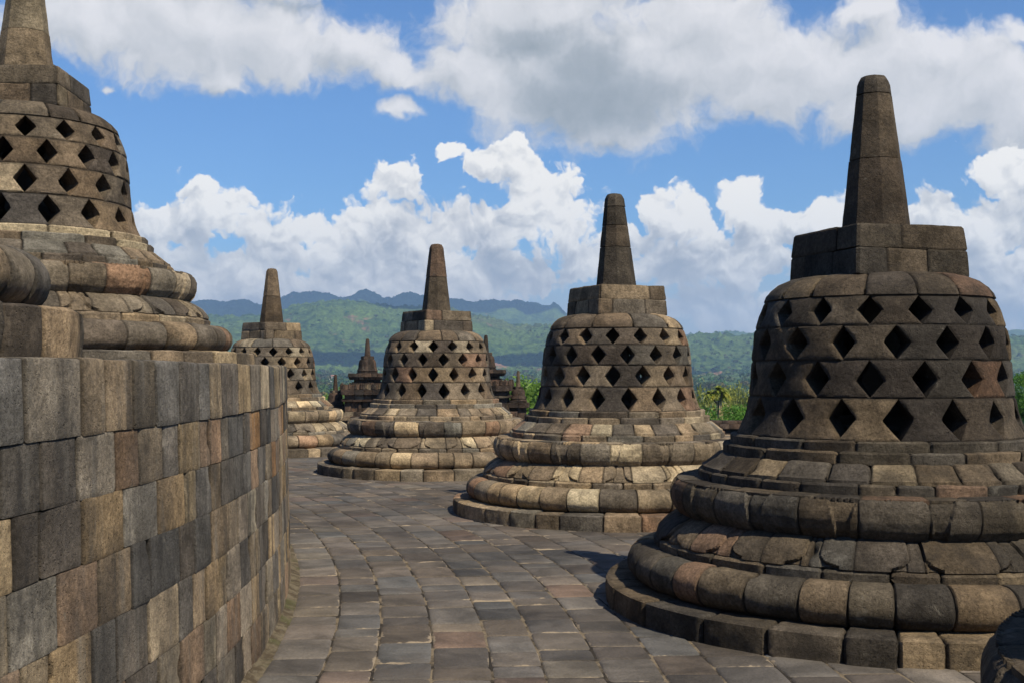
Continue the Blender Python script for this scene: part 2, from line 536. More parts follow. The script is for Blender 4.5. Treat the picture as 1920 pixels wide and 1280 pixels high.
def ring(mb, prof, nblocks, rng, pal, step=0.04, jd=0.012, jw=0.012, amp=0.006, off=0.004, joint_ends=(False, False),
         th0=0.0, th1=2*PI, shape=None, petal=None, jitter=0.3, bounds=None, extra=None, nscale=9.0, seal=0.05, tints=None, round_r=0.0, wob=0.0, tstep=None):
    P = resample(prof, step)
    step = tstep or step
    d = np.gradient(P, axis=0)
    nr, nz = d[:, 1], -d[:, 0]
    ln = np.hypot(nr, nz)+1e-9; nr, nz = nr/ln, nz/ln
    sl = np.concatenate(([0], np.cumsum(np.hypot(*np.diff(P, axis=0).T))))
    S = sl[-1]
    Rm = float(P[:, 0].max())
    if bounds is None:
        w = np.array([rng.uniform(1-jitter, 1+jitter) for _ in range(nblocks)])
        bounds = np.concatenate(([0], np.cumsum(w)/w.sum()))*(th1-th0)+th0
    for bi in range(len(bounds)-1):
        a, b = bounds[bi], bounds[bi+1]
        w = (b-a)*Rm
        n = max(2, int(round(w/step)))
        xs = [0.0, 0.0, 0.004, 0.011, 0.022]
        mid = list(np.linspace(0.022, w-0.022, n+1)[1:-1]) if w > 0.06 else [w/2]
        if extra is not None:
            pts = [(t-a)*Rm for t in extra if a+0.0001 < t < b-0.0001]
            if extra is not None and len(pts):
                mid = [m for m in mid if min(abs(m-q) for q in pts) > step*0.35] + pts
                mid.sort()
        xs = np.array(xs+mid+[w-0.022, w-0.011, w-0.004, w, w])
        xs = np.clip(np.sort(xs), 0, w)
        th = a+xs/Rm
        M = len(th); Nn = len(P)
        de = np.minimum(xs, w-xs)
        T, R = np.meshgrid(th, P[:, 0], indexing='ij')
        Z = np.broadcast_to(P[:, 1], T.shape)
        rs = shape(T) if shape is not None else 1.0
        x, y = R*rs*np.cos(T), R*rs*np.sin(T)
        sd_ = rng.randrange(1, 9999)
        nn = fbm(x*nscale+sd_, y*nscale, Z*nscale, 3, sd_ % 97)
        chip = np.clip(fbm(x*14+sd_, y*14, Z*14, 2, 5), -1, 1)
        DE = np.broadcast_to(de[:, None], T.shape)
        jwv = jw*(1+0.9*chip)
        disp = amp*nn + rng.uniform(-off, off)
        disp = disp + (rng.uniform(-1, 1)*off*0.8)*((T-a)/(b-a)-0.5)*2
        prox = np.exp(-(DE/np.maximum(jwv, 0.003))**2)
        disp = disp - jd*(rng.uniform(.6, 1.3) if rng.random() < .8 else rng.uniform(1.5, 2.6))*prox
        DP = np.full(T.shape, 1.0)
        if joint_ends[0]: DP = np.minimum(DP, np.broadcast_to(sl[None, :], T.shape))
        if joint_ends[1]: DP = np.minimum(DP, np.broadcast_to((S-sl)[None, :], T.shape))
        disp = disp - jd*np.exp(-(DP/np.maximum(jwv, 0.003))**2)
        if round_r:
            e2 = np.clip(1-DE/round_r, 0, 1)
            disp = disp - round_r*0.35*e2**2.5
            # broken corners
        for _ in range(2):
            if rng.random() < (.26 if shape is None else .2):
                cs = rng.uniform(.15, .85)*S; side = rng.random() < .5; cr_ = rng.uniform(.02, .055)
                dc = np.hypot(np.broadcast_to((xs if side else w-xs)[:, None], T.shape)*1.3, sl[None, :]-cs)
                disp = disp - rng.uniform(.012, .03)*np.exp(-(dc/cr_)**2)*(1+nn)
        if petal is not None:
            disp = disp + petal(T, np.broadcast_to((sl/S)[None, :], T.shape))
        disp[0, :] = -seal; disp[-1, :] = -seal
        X = x+disp*nr[None, :]*np.cos(T); Y = y+disp*nr[None, :]*np.sin(T)
        ZZ = Z+disp*nz[None, :]
        if wob:
            ZZ = ZZ + wob*fbm(x*1.3, y*1.3, Z*0+3.3, 2, 11)
        V = np.stack([X, Y, ZZ], -1)
        E = np.minimum(DE, DP)
        E = E.copy(); E[0, :] = 0; E[-1, :] = 0
        rr = (rng.uniform(-50, 50), rng.uniform(-50, 50), rng.uniform(-50, 50))
        t = tints(bi) if tints else pick(pal, rng)
        mb.add(V, gridfaces(M, Nn), t, rr, E.reshape(-1))


def square_shape(a0):
    # unit "radius" of a square whose half side is 1, corners a little worn
    def f(T):
        t = T-a0
        c = np.maximum(np.abs(np.cos(t)), np.abs(np.sin(t)))
        r = 1/c
        return np.minimum(r, 1.385)
    return f


def oct_shape(a0):
    def f(T):
        t = (T-a0+PI/8) % (PI/4)-PI/8
        return np.minimum(1/np.cos(t), 1.078)
    return f


def petal_down(n, ph, h=0.026):
    # broad lotus petals hanging down the slope, flat rounded tips at the bottom (v=0)
    def f(T, v):
        u = (((T+ph)*n/(2*PI)) % 1.0)*2-1
        ir = 0.028*fbm(np.cos(T)*7, np.sin(T)*7, v*2, 3, 12)
        vv = (v-0.13-ir)/(1-0.13)
        hw = 0.84*np.clip(1-(1-np.clip(vv/0.30, 0, 1))**3.2, 0, 1)**0.55*(1+ir)
        k = sstep((hw-np.abs(u))/0.022+0.5)*(vv > 0)
        lift = 1-0.55*np.clip(vv, 0, 1)
        main = h*k*lift
        u2 = np.abs(np.abs(u)-1.0)
        hw2 = 0.20-0.10*np.clip(vv, 0, 1)
        sub = 0.014*lift*sstep((hw2-u2)/0.03+0.5)*(1-k)*(v > 0.08)
        groove = -0.010*np.exp(-((np.abs(u)-hw-0.02)/0.018)**2)*(vv > 0)
        return main+sub+groove
    return f


PET_LO = 0.30


def petal_up(n, ph, h=0.026):
    # broad petals of the upper cushion, rounded tips under the rim (v=1)
    def f(T, v):
        u = (((T+ph)*n/(2*PI)) % 1.0)*2-1
        hw = 0.86*np.sqrt(np.clip(1-np.clip((v-0.35)/0.50, 0, 1)**2.4, 0, 1))
        k = sstep((hw-np.abs(u))/0.03+0.5)*(v < 0.88)
        main = h*k
        rimk = np.exp(-((hw-np.abs(u)-0.04)/0.04)**2)*0.004*k
        u2 = np.abs(np.abs(u)-1.0)
        hw2 = 0.50*np.sqrt(np.clip(1-np.clip((v-0.30)/0.56, 0, 1)**2.0, 0, 1))
        k2 = sstep((hw2-u2)/0.05+0.5)*(v < 0.88)
        sub = h*0.5*k2*(1-k)
        return main+rimk+sub
    return f


BELL_Z = [1.16, 1.425, 1.665, 1.885, 2.075]


def bell_r(z):
    zz = [1.15, 1.19, 1.25, 1.33, 1.425, 1.55, 1.665, 1.78, 1.885, 1.98, 2.075]
    rr = [.978, .952, .925, .900, .882, .868, .860, .850, .834, .808, .768]
    return np.interp(z, zz, rr)


def bell_row(mb, z0, z1, n, ph, rng, pal, step, open_frac=0.5):
    thick = 0.235
    cells = 2*PI/n
    nu = max(6, int(round(0.36/step))); nv = max(8, int(round((z1-z0)/step)))
    us = np.unique(np.concatenate((np.linspace(-1, 1, nu+1), [-.985, -.95, .95, .985])))
    vs = np.unique(np.concatenate((np.linspace(0, 1, nv+1), [.015, .045, .5, .955, .985])))
    for k in range(n):
        c = ph+k*cells
        skew = [rng.uniform(-.03, .03) for _ in range(4)]
        wl, wr = 1-open_frac*rng.uniform(.9, 1.08), 1-open_frac*rng.uniform(.9, 1.08)
        vm1, vm2 = 0.5+rng.uniform(-.05, .05), 0.5+rng.uniform(-.05, .05)
        U, V = np.meshgrid(us, vs, indexing='ij')

        def half(V, wmin, vm):
            t = np.where(V < vm, V/vm, (1-V)/(1-vm))
            t = np.clip((t-0.03)/0.95, 0, 1)
            return 1-(1-wmin)*t
        hw = np.where(U < 0, half(V, wl, vm1), half(V, wr, vm2))
        TH = c + U*hw*cells/2*0.996
        Z = z0+(z1-z0)*V
        R = bell_r(Z)
        x, y = R*np.cos(TH), R*np.sin(TH)
        s_ = rng.randrange(9999)
        disp = 0.006*fbm(x*9+s_, y*9, Z*9, 3, s_ % 91)+rng.uniform(-.004, .004)
        dv = np.minimum(V, 1-V)*(z1-z0)
        du = (1-np.abs(U))*hw*cells/2*R
        chip = 1+0.8*fbm(x*15+s_, y*15, Z*15, 2, 3)
        disp = disp-0.010*np.exp(-(np.minimum(dv, du)/(0.009*np.maximum(chip, .3)))**2)
        Ro = R+disp
        Ri = R-thick
        mu, mv = len(us), len(vs)
        VO = np.stack([Ro*np.cos(TH), Ro*np.sin(TH), Z], -1).reshape(-1, 3)
        # the opening narrows a little towards the inside
        THi = c+(TH-c)*1.0
        VI = np.stack([Ri*np.cos(THi), Ri*np.sin(THi), Z], -1).reshape(-1, 3)
        f1 = gridfaces(mu, mv)
        f2 = gridfaces(mu, mv)[:, ::-1]+mu*mv
        n0 = mu*mv
        per = []
        for j in range(mv-1):
            per.append((j+1, j, j+n0, j+1+n0))
            q = (mu-1)*mv
            per.append((q+j, q+j+1, q+j+1+n0, q+j+n0))
        for i in range(mu-1):
            a, b = i*mv, (i+1)*mv
            per.append((a, b, b+n0, a+n0))
            a, b = i*mv+mv-1, (i+1)*mv+mv-1
            per.append((b, a, a+n0, b+n0))
        E = np.minimum(dv, 0.5).reshape(-1)
        mb.add(np.concatenate((VO, VI)), np.concatenate((f1, f2, np.array(per))), pick(pal, rng),
               (rng.uniform(-50, 50), rng.uniform(-50, 50), rng.uniform(-50, 50)), np.concatenate((E, E)))


def bead_petal(nb, rng):
    def f(T, v):
        k = (T*nb/(2*PI)) % 1.0
        b = np.where((k > 0.2) & (k < 0.8), 0.012, -0.004)
        er = fbm(np.cos(T)*6, np.sin(T)*6, T*0, 3, 8)
        b = np.where(er > 0.2, 0.004, b)
        return b*(v > 0.245)*(v < 0.36)
    return f


def make_stupa(loc, label, seed, pal, step, hrot, mat, group, spire_tint=None, zs=1.0, lean=(0, 0), hphase=0.0, parts=None, beads=240, special=None):
    rng = random.Random(seed)
    root = empty('perforated_stupa', loc)
    tag(root, label, 'stupa', group)
    root.scale = (1, 1, zs)
    special = special or {}
    pr_ = special.get('plinth_r', 0.0)
    pal0 = pal
    lift = 1.0 if pal is PAL_DARK else 1.24  # paler base stone, plus sunlit ledge brightness put into the block colours
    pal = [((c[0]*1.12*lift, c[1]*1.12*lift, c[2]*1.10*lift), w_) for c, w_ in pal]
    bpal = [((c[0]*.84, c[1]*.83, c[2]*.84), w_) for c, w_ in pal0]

    def want(p): return parts is None or p in parts
    if want('plinth'):
        mb = MB(); ring(mb, [(1.83+pr_, -.10), (1.88+pr_, -.09), (1.885+pr_, .0), (1.888+pr_, .075), (1.885+pr_, .145), (1.87+pr_, .155), (1.60, .162)], 31, rng, pal, step, round_r=.018, jitter=.38, off=.007, amp=.009)
        mb.build('plinth', mat, root)
    if want('torus_moulding'):
        prof = [(1.55, .15)]+arc_pts(1.60, .27, .135, .122, -80, 88, 12)+[(1.56, .393), (1.45, .39)]
        mb = MB(); ring(mb, prof, 34, rng, pal, step, jw=.007, jd=.012, round_r=.014, jitter=.34, off=.004, amp=.008)
        mb.build('torus_moulding', mat, root)
    if want('lotus_slope'):
        prof = [(1.40, .385), (1.545, .388), (1.548, .435), (1.535, .448), (1.50, .46)]
        mb = MB(); ring(mb, prof, 30, rng, pal, step, off=.003, round_r=.015)
        st = len(mb.t)
        slope = [(1.45, .44), (1.50, .452), (1.515, .462), (1.50, .490), (1.465, .530), (1.41, .570), (1.34, .602), (1.22, .615)]
        ph = rng.random()

        def pf(T, v, g=petal_down(16, ph)):
            return g(T, v)
        global PET_LO
        PET_LO = 0.20
        ring(mb, slope, 30, rng, pal, step*.2, tstep=step*.4, jd=.006, jw=.006, off=.002, amp=.004, petal=pf, seal=.03)
        mb.build('lotus_slope', mat, root)
    if want('lotus_cushion'):
        prof = [(1.20, .60), (1.285, .603), (1.345, .630), (1.385, .675), (1.402, .725), (1.402, .775), (1.385, .812), (1.372, .82), (1.20, .822)]
        ph = rng.random()
        mb = MB(); ring(mb, prof, 26, rng, pal, step*.3, tstep=step*.42, jd=.006, jw=.006, off=.002, amp=.007, petal=petal_up(16, ph), seal=.03, jitter=.22)
        mb.build('lotus_cushion', mat, root)
        mb = MB()
        ring(mb, [(1.30, .816), (1.376, .818), (1.378, .846), (1.365, .851), (1.18, .856)], 26, rng, pal, .008 if step < .04 else step, tstep=.0065 if step < .04 else step, jd=.004, jw=.004, off=.001,
             amp=.004, petal=bead_petal(abs(beads), rng) if step < .04 else None, seal=.02)
        mb.build('beaded_rim', mat, root)
    if want('stepped_moulding'):
        mb = MB()
        ring(mb, [(1.15, .84), (1.232, .848), (1.234, .905), (1.226, .915), (1.20, .918)], 27, rng, pal, step, round_r=.012, off=.003)
        ring(mb, [(1.18, .905), (1.208, .912), (1.206, .940), (1.185, .950), (1.09, 1.028), (1.02, 1.036)], 27, rng, pal, step, round_r=.012, off=.003)
        ring(mb, [(1.02, 1.02), (1.063, 1.024), (1.065, 1.088), (1.056, 1.097), (.96, 1.10)], 16, rng, pal, step, round_r=.012, off=.003)
        ring(mb, [(.98, 1.09), (1.012, 1.094), (1.015, 1.152), (1.006, 1.162), (.85, 1.165), (.02, 1.166)], 15, rng, pal, step, round_r=.012, off=.003)
        mb.build('stepped_moulding', mat, root)
    if want('bell'):
        mb = MB()
        c = 2*PI/16
        p0 = hphase
        for i in range(4):
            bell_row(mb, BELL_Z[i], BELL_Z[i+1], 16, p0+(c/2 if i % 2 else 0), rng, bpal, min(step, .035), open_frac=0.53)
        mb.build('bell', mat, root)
        mb = MB()
        prof = [(.56, 2.07), (.762, 2.074), (.770, 2.082)]+[(r, z) for r, z in ((.757, 2.115), (.725, 2.155), (.675, 2.195), (.60, 2.228), (.50, 2.245), (.30, 2.25), (.0, 2.25))]
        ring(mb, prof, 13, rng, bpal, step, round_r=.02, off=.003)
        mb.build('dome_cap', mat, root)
    if want('harmika'):
        mb = MB()
        hp = special.get('hpal', bpal)
        sq = square_shape(hrot)
        crn = [hrot+PI/4+k*PI/2 for k in range(-1, 5)]
        eps = 0.02
        ex = []
        for cc in crn: ex += [cc-eps*4, cc-eps, cc, cc+eps, cc+eps*4]
        for (za, zb, ra, rb, nb) in ((2.225, 2.405, .440, .432, 3), (2.405, 2.565, .428, .414, 2)):
            bnd = [hrot-PI/4+0.0001]
            for k in range(4):
                s0 = hrot-PI/4+k*PI/2
                cuts = sorted(rng.uniform(-.32, .32) for _ in range(nb-1)) if nb > 2 else [rng.uniform(-.15, .25)]
                if nb == 3: cuts = [rng.uniform(-.33, -.12), rng.uniform(.12, .33)]
                for u in cuts: bnd.append(hrot+k*PI/2+math.atan(u*2))
                # block wraps round this corner or ends at it
                if rng.random() < .4: bnd.append(s0+PI/2+0.0001)
            bnd = sorted(set(bnd)); bnd.append(bnd[0]+2*PI)
            ex2 = [e for e in ex]+[e+2*PI for e in ex]
            prof = [(ra-.05, za), (ra-.003, za+.002), (ra, za+.01), (rb, zb-.012), (rb-.008, zb), (0.0, zb+.001)]
            ring(mb, prof, 0, rng, hp, min(step, .04), jd=.008, jw=.007, off=.004, joint_ends=(False, False), shape=sq, bounds=np.array(bnd), extra=ex2, seal=.05, amp=.005)
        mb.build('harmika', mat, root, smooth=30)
    if want('spire'):
        mb = MB()
        osh = oct_shape(hrot+special.get('spire_rot', 0.0))
        ex = []
        for k in range(-8, 17):
            cc = hrot+special.get('spire_rot', 0.0)+PI/8+k*PI/4
            ex += [cc-.05, cc, cc+.05]
        tp = special.get('spire_pal', bpal)
        lx, ly = lean
        cuts = special.get('spire_cuts', [2.555, 2.98, 3.42])
        zt = 3.64
        cuts = cuts+[zt]

        def rad(z): return .218+(z-2.555)/(3.60-2.555)*(.103-.218)
        for i in range(len(cuts)-1):
            za, zb = cuts[i], cuts[i+1]
            last = i == len(cuts)-2
            o_ = rng.uniform(0, .004)
            if last:
                prof = [(rad(za)-.02, za), (rad(za)+o_, za+.003), (rad(zb-.05)+o_, zb-.05), (rad(zb)*.97, zb-.022), (rad(zb)*.80, zb+.008), (rad(zb)*.45, zb+.018), (0, zb+.020)]
            else:
                prof = [(rad(za)-.02, za), (rad(za)+o_, za+.003), (rad(zb)+o_, zb-.003), (rad(zb)-.03, zb)]
            b0 = rng.uniform(1.1, 1.9)
            bd = np.array([b0, b0+2*PI])
            ring(mb, prof, 0, rng, tp, min(step, .05), jd=.006, jw=.006, off=.002, shape=osh, bounds=bd, extra=ex, amp=.004, joint_ends=(True, not last), seal=.03)
        for i in range(len(mb.v)):
            v = mb.v[i].copy(); k = (v[:, 2]-2.55); v[:, 0] += lx*k; v[:, 1] += ly*k; mb.v[i] = v
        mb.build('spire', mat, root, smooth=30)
    return root


def at(px, depth, z=0.0):
    return ((px-960)/F*depth, depth, z)


CC = (-23.1, 5.2)     # centre of the round terraces
UP = 1.60             # height of the upper terrace


def ang(p): return math.atan2(p[1]-CC[1], p[0]-CC[0])


GL = 'perforated stupas on the lower terrace'
GU = 'perforated stupas on the upper terrace'
P1 = at(1645, 8.17); P2_ = at(1156, 13.6); P3 = at(818, 19.0); P4 = at(509, 23.5)
PN = (2.545, 2.55, 0)
PU = at(41, 9.95, UP); PUN = (-3.385, 3.86, UP+.06)
make_stupa(P1, 'large dark stone stupa with pierced bell filling the right of the photo', 11, PAL_DARK, .028, ang(P1)+RAD(10), STONE_NEAR, GL,
           lean=(-.01, 0), hphase=RAD(249.5), special={'spire_cuts': [2.555, 3.06, 3.52], 'hpal': [((.062, .055, .047), 1), ((.052, .047, .042), 1), ((.072, .063, .052), 1)], 'spire_pal': [((.078, .068, .056), 1), ((.066, .058, .050), 1)]})
make_stupa(P2_, 'second stupa from the right with tan and pinkish blocks round its base', 22, PAL, .035, ang(P2_)+RAD(3), STONE, GL,
           lean=(-.02, 0), hphase=RAD(262), special={'spire_cuts': [2.555, 3.03, 3.28, 3.5], 'spire_pal': [((.080, .070, .058), 1), ((.068, .060, .051), 1)]})
make_stupa(P3, 'stupa with reddish spire tip standing mid terrace, third from the right', 33, PAL, .045, ang(P3), STONE, GL,
           hphase=RAD(270), special={'spire_cuts': [2.555, 3.12], 'spire_pal': [((.11, .082, .066), 1), ((.10, .084, .066), 1)]})
make_stupa(P4, 'farthest pierced stupa, partly hidden behind the end of the curved wall', 44, PAL, .05, ang(P4), STONE, GL,
           hphase=RAD(284), special={'spire_cuts': [2.555, 3.1], 'spire_pal': [((.105, .085, .065), 1)]})
make_stupa(PN, 'shadowed stupa edge cut off at the bottom right corner of the photo', 55, PAL_DARK, .03, ang(PN), STONE_NEAR, GL, zs=1.055, hphase=RAD(250))
make_stupa(PU, 'big pierced stupa above the curved wall, spire cut off by the photo top', 66, PAL, .032, RAD(2), STONE, GU,
           hphase=RAD(293), zs=.975, special={'spire_cuts': [2.555, 2.95, 3.4], 'plinth_r': .05})
make_stupa(PUN, 'near rounded stupa base at the far left edge, standing on top of the curved wall', 77, PAL, .03, ang(PUN), STONE_NEAR, GU, zs=.96, hphase=RAD(280), special={'plinth_r': -.04})

def make_statue(loc, rz, label, zs=1.0):  # figure added to stop daylight passing through the bell openings
    """a seated stone figure on its cushion, one continuous surface"""
    mb = MB()

    def ell(c, r, rot=0.0):
        T, Q = np.meshgrid(np.linspace(0, 2*PI, 25), np.linspace(-PI/2, PI/2, 13), indexing='ij')
        x, y, z = r[0]*np.cos(T)*np.cos(Q), r[1]*np.sin(T)*np.cos(Q), r[2]*np.sin(Q)
        cr, sr = math.cos(rot), math.sin(rot)
        mb.add(np.stack([c[0]+x*cr-y*sr, c[1]+x*sr+y*cr, c[2]+z], -1), gridfaces(25, 13))
    ell((0, 0, .06), (.50, .42, .07))                                   # cushion
    for s_ in (-1, 1):
        ell((s_*.20, .13, .17), (.25, .12, .085), -s_*.45)              # folded legs
        ell((s_*.11, .25, .15), (.20, .08, .06), s_*.25)
        ell((s_*.245, -.01, .50), (.068, .075, .19))                    # upper arms
        ell((s_*.16, .13, .29), (.145, .05, .05), -s_*.6+(PI/2 if False else 0))
        ell((s_*.15, 0, .64), (.11, .085, .075))                        # shoulders
        ell((s_*.088, 0, .82), (.014, .02, .05))                        # ears
    ell((0, .20, .25), (.09, .05, .035))                                # hands in the lap
    ell((0, 0, .24), (.19, .15, .13)); ell((0, 0, .42), (.165, .12, .18)); ell((0, 0, .57), (.20, .125, .15))
    ell((0, 0, .70), (.065, .065, .09)); ell((0, .01, .82), (.088, .10, .12)); ell((0, .105, .81), (.016, .02, .03)); ell((0, -.01, .945), (.045, .045, .04))
    o = mb.build('added_seated_statue', STONE, smooth=0)
    md = o.modifiers.new('remesh', 'REMESH'); md.mode = 'VOXEL'; md.voxel_size = .016; md.use_smooth_shade = True
    dg = bpy.context.evaluated_depsgraph_get()
    me = bpy.data.meshes.new_from_object(o.evaluated_get(dg))
    o.modifiers.clear(); o.data = me
    me.materials.clear(); me.materials.append(STATUE)
    o.location = (loc[0], loc[1], loc[2]+1.166*zs); o.rotation_euler = (0, 0, rz)
    tag(o, label, 'statue', 'added seated figures blocking daylight inside the pierced stupas')


STATUE, nt_, b_ = new_mat('statue_stone')
q_ = NB(nt_); tc_ = q_.N.new('ShaderNodeTexCoord').outputs['Object']
q_.L.new(q_.mix(q_.noise(tc_, 5, 6, .7), (.06, .055, .05, 1), (.17, .15, .125, 1)), b_.inputs['Base Color'])
q_.L.new(q_.bump(q_.noise(tc_, 30, 6, .7), .01), b_.inputs['Normal'])
for p_, lab, z_ in ((P1, 'added seated stone figure blocking daylight inside the large right hand stupa', 1), (P2_, 'added seated stone figure blocking daylight inside the second stupa from the right', 1),
                (P3, 'added seated stone figure blocking daylight inside the stupa with the reddish spire tip', 1), (P4, 'added seated stone figure blocking daylight inside the farthest pierced stupa', 1),
                (PU, 'added seated stone figure blocking daylight inside the big stupa above the curved wall', .975)):
    make_statue(p_, ang(p_)-PI/2, lab, z_)

# ------------------------------------------------------------------ the curved retaining wall
rngw = random.Random(5)
mb = MB()
zc = [1.63, 1.372, 1.160, .945, .715, .475, .235, -.03]
R0 = 21.70
for i in range(len(zc)-1):
    zt, zb = zc[i], zc[i+1]
    ra = R0+.045*(1-zb/1.6); rb = R0+.045*(1-zt/1.6)
    if i == 0: rb += .006; ra += .006
    th = RAD(-30); bnd = [th]
    while th < RAD(75):
        if RAD(-9) < th < RAD(16): w = rngw.choice([rngw.uniform(.16, .25), rngw.uniform(.25, .40), rngw.uniform(.20, .31)])
        else: w = rngw.uniform(.25, .5)
        th += w/R0; bnd.append(th)
    lo = [b for b in bnd if b <= RAD(-9)]; hi = [b for b in bnd if b >= RAD(16)]
    lo = [b for b in bnd if b < RAD(-9)]; midb = [b for b in bnd if RAD(-9) <= b <= RAD(16)]; hi = [b for b in bnd if b > RAD(16)]
    segs = [(np.array(lo+midb[:1]), .12), (np.array(midb), .022), (np.array(midb[-1:]+hi), .12)]
    prof = [(ra-.03, zb+.0), (ra-.002, zb+.001), (ra, zb+.01), (rb, zt-.01), (rb-.002, zt-.001)]
    if i == 0: prof = prof[:-1]+[(rb-.003, zt-.003), (rb-.012, zt), (rb-.34, zt+.003), (rb-.36, zt-.05)]
    else: prof = prof+[(rb-.03, zt)]
    for bb, st in segs:
        ring(mb, prof, 0, rngw, PAL_WALL, st, jd=.009, jw=.005, amp=.0035, off=.003, bounds=bb, joint_ends=(True, i > 0), nscale=7, seal=.035, wob=.012)
wall = mb.build('retaining_wall', WALLSTONE)
wall.location = (CC[0], CC[1], 0)
tag(wall, 'long curved retaining wall of grey and tan stone blocks at the left', 'wall')

# upper terrace floor behind the wall top
mb = MB()
th = np.linspace(RAD(-60), RAD(100), 120); rr = np.array([0.0, 6, 12, 16, 19, 21.38])
T, R = np.meshgrid(th, rr, indexing='ij')
mb.add(np.stack([CC[0]+R*np.cos(T), CC[1]+R*np.sin(T), 0*R+UP], -1), gridfaces(len(th), len(rr)), (.095, .088, .08))
up = mb.build('upper_terrace_floor', STONE); tag(up, kind='structure')

# ------------------------------------------------------------------ paving: concentric courses of slabs
def floor_material():
    m, nt, b = new_mat('paving_slab')
    q = NB(nt)
    tc = q.N.new('ShaderNodeTexCoord').outputs['Object']
    rnd = q.attr('rnd'); tint = q.attr('tint'); edge = q.attr('edge', 'Fac')
    pr = q.vec('ADD', tc, rnd)
    n1 = q.noise(pr, 2.6, 7, 0.62, 0.6); n2 = q.noise(pr, 60, 5, 0.7)
    col = q.vec('SCALE', tint, None, q.math('MULTIPLY', q.mr(n1, 0.3, 0.72, 0.64, 1.42), q.mr(n2, 0.25, 0.75, 0.78, 1.22)))
    big = q.mr(q.noise(tc, 0.55, 5, 0.6, 0.5), 0.35, 0.68, 0.78, 1.25)
    col = q.vec('SCALE', col, None, big)
    # brownish film and pale scuffs
    col = q.mix(q.mr(q.noise(tc, 1.1, 6, 0.66), 0.5, 0.68, 0.0, 0.45), col, (.105, .085, .068, 1))
    mp = q.N.new('ShaderNodeMapping'); mp.inputs['Scale'].default_value = (1, 3.2, 1); q.L.new(pr, mp.inputs[0])
    col = q.mix(q.mr(q.noise(mp.outputs[0], 4.2, 9, 0.74, 1.2), 0.62, 0.74, 0.0, 0.42), col, (.24, .21, .165, 1))
    sand = q.noise(tc, 7, 6, 0.7)
    band = q.mr(q.noise(tc, 1.9, 5, 0.65), 0.48, 0.70, -0.004, 0.026)
    e = q.math('SUBTRACT', edge, q.math('MULTIPLY', band, q.mr(sand, 0.35, 0.7, 0.1, 1.5)))
    sm = q.mr(e, -0.004, 0.006, 1.0, 0.0)
    col = q.mix(q.math('MULTIPLY', sm, 0.85), col, (.25, .20, .14, 1))
    sp = q.mr(q.voro(tc, 42), 0.0, 0.07, 0.6, 0.0)
    col = q.mix(q.math('MULTIPLY', sp, q.mr(q.noise(tc, 2.0, 2), 0.5, 0.6)), col, (.33, .31, .27, 1))
    q.L.new(col, b.inputs['Base Color'])
    b.inputs['Roughness'].default_value = 0.8
    b.inputs['Specular IOR Level'].default_value = 0.3
    h = q.math('ADD', q.noise(pr, 30, 7, 0.68), q.math('MULTIPLY', q.noise(pr, 5, 4), 1.6))
    q.L.new(q.bump(h, 0.008), b.inputs['Normal'])
    return m


def sand_material():
    m, nt, b = new_mat('joint_sand')
    q = NB(nt)
    tc = q.N.new('ShaderNodeTexCoord').outputs['Object']
    n = q.noise(tc, 3.0, 6, 0.65); n2 = q.noise(tc, 120, 3, 0.7)
    c = q.mix(q.mr(n, 0.44, 0.60), (.028, .024, .020, 1), (.17, .135, .092, 1))
    c = q.vec('SCALE', c, None, q.mr(n2, .3, .7, .7, 1.25))
    q.L.new(c, b.inputs['Base Color'])
    q.L.new(q.bump(n2, 0.006), b.inputs['Normal'])
    return m


FLOOR = floor_material(); SAND = sand_material()
rngf = random.Random(9)
mb = MB()
r = 21.80; ri = 0
while r < 28.6:
    w = rngf.uniform(.27, .355)
    th = RAD(-38)+rngf.random()*.02
    while th < RAD(62):
        L_ = rngf.uniform(.22, .50)/r
        dz = rngf.uniform(-.003, .003); tlt = rngf.uniform(-.003, .003); tl2 = rngf.uniform(-.002, .002)
        g = rngf.uniform(.0012, .0045)
        Lm, Wm = L_*r, w
        xs = np.array([0, .004, .014, .045, Lm*.5, Lm-.045, Lm-.014, Lm-.004, Lm]); ys = np.array([0, .004, .014, .045, Wm*.5, Wm-.045, Wm-.014, Wm-.004, Wm])
        X, Y = np.meshgrid(xs, ys, indexing='ij')
        e = np.minimum(np.minimum(X, Lm-X), np.minimum(Y, Wm-Y))
        fx = g+X/Lm*(Lm-2*g); fy = g+Y/Wm*(Wm-2*g)
        TT = th+fx/r; RR = r+fy
        # edges that are not quite straight, corners knocked off
        cr = np.exp(-(np.hypot(np.minimum(X, Lm-X), np.minimum(Y, Wm-Y))/.022)**2)*rngf.uniform(.3, 1.0)
        wv = vnoise(TT*r*5, RR*5, 0*RR, 3)*2-1
        RR = RR + .004*wv*(e < .02) + .006*cr*np.where(Y < Wm/2, 1, -1)
        TT = TT + .006*cr/r*np.where(X < Lm/2, 1, -1)
        Z = dz + tlt*(X/Lm-.5)*2 + tl2*(Y/Wm-.5)*2 - .010*np.exp(-(e/.005)**2) - .004*cr
        V = np.stack([CC[0]+RR*np.cos(TT), CC[1]+RR*np.sin(TT), Z], -1)
        mb.add(V, gridfaces(9, 9)[:, ::-1], pick(PAL_FLOOR, rngf), (rngf.uniform(-50, 50), rngf.uniform(-50, 50), 0), e.reshape(-1))
        th += L_
    r += w; ri += 1
R_OUT = r
pv = mb.build('paving', FLOOR); tag(pv, kind='structure')

mb = MB()
th = np.linspace(RAD(-60), RAD(100), 200); rr = np.array([21.3, 22.5, 24, 26, 28, R_OUT+.02])
T, R = np.meshgrid(th, rr, indexing='ij')
mb.add(np.stack([CC[0]+R*np.cos(T), CC[1]+R*np.sin(T), 0*R-.0065], -1), gridfaces(len(th), len(rr))[:, ::-1])
o = mb.build('joint_sand_bed', SAND); tag(o, kind='structure')

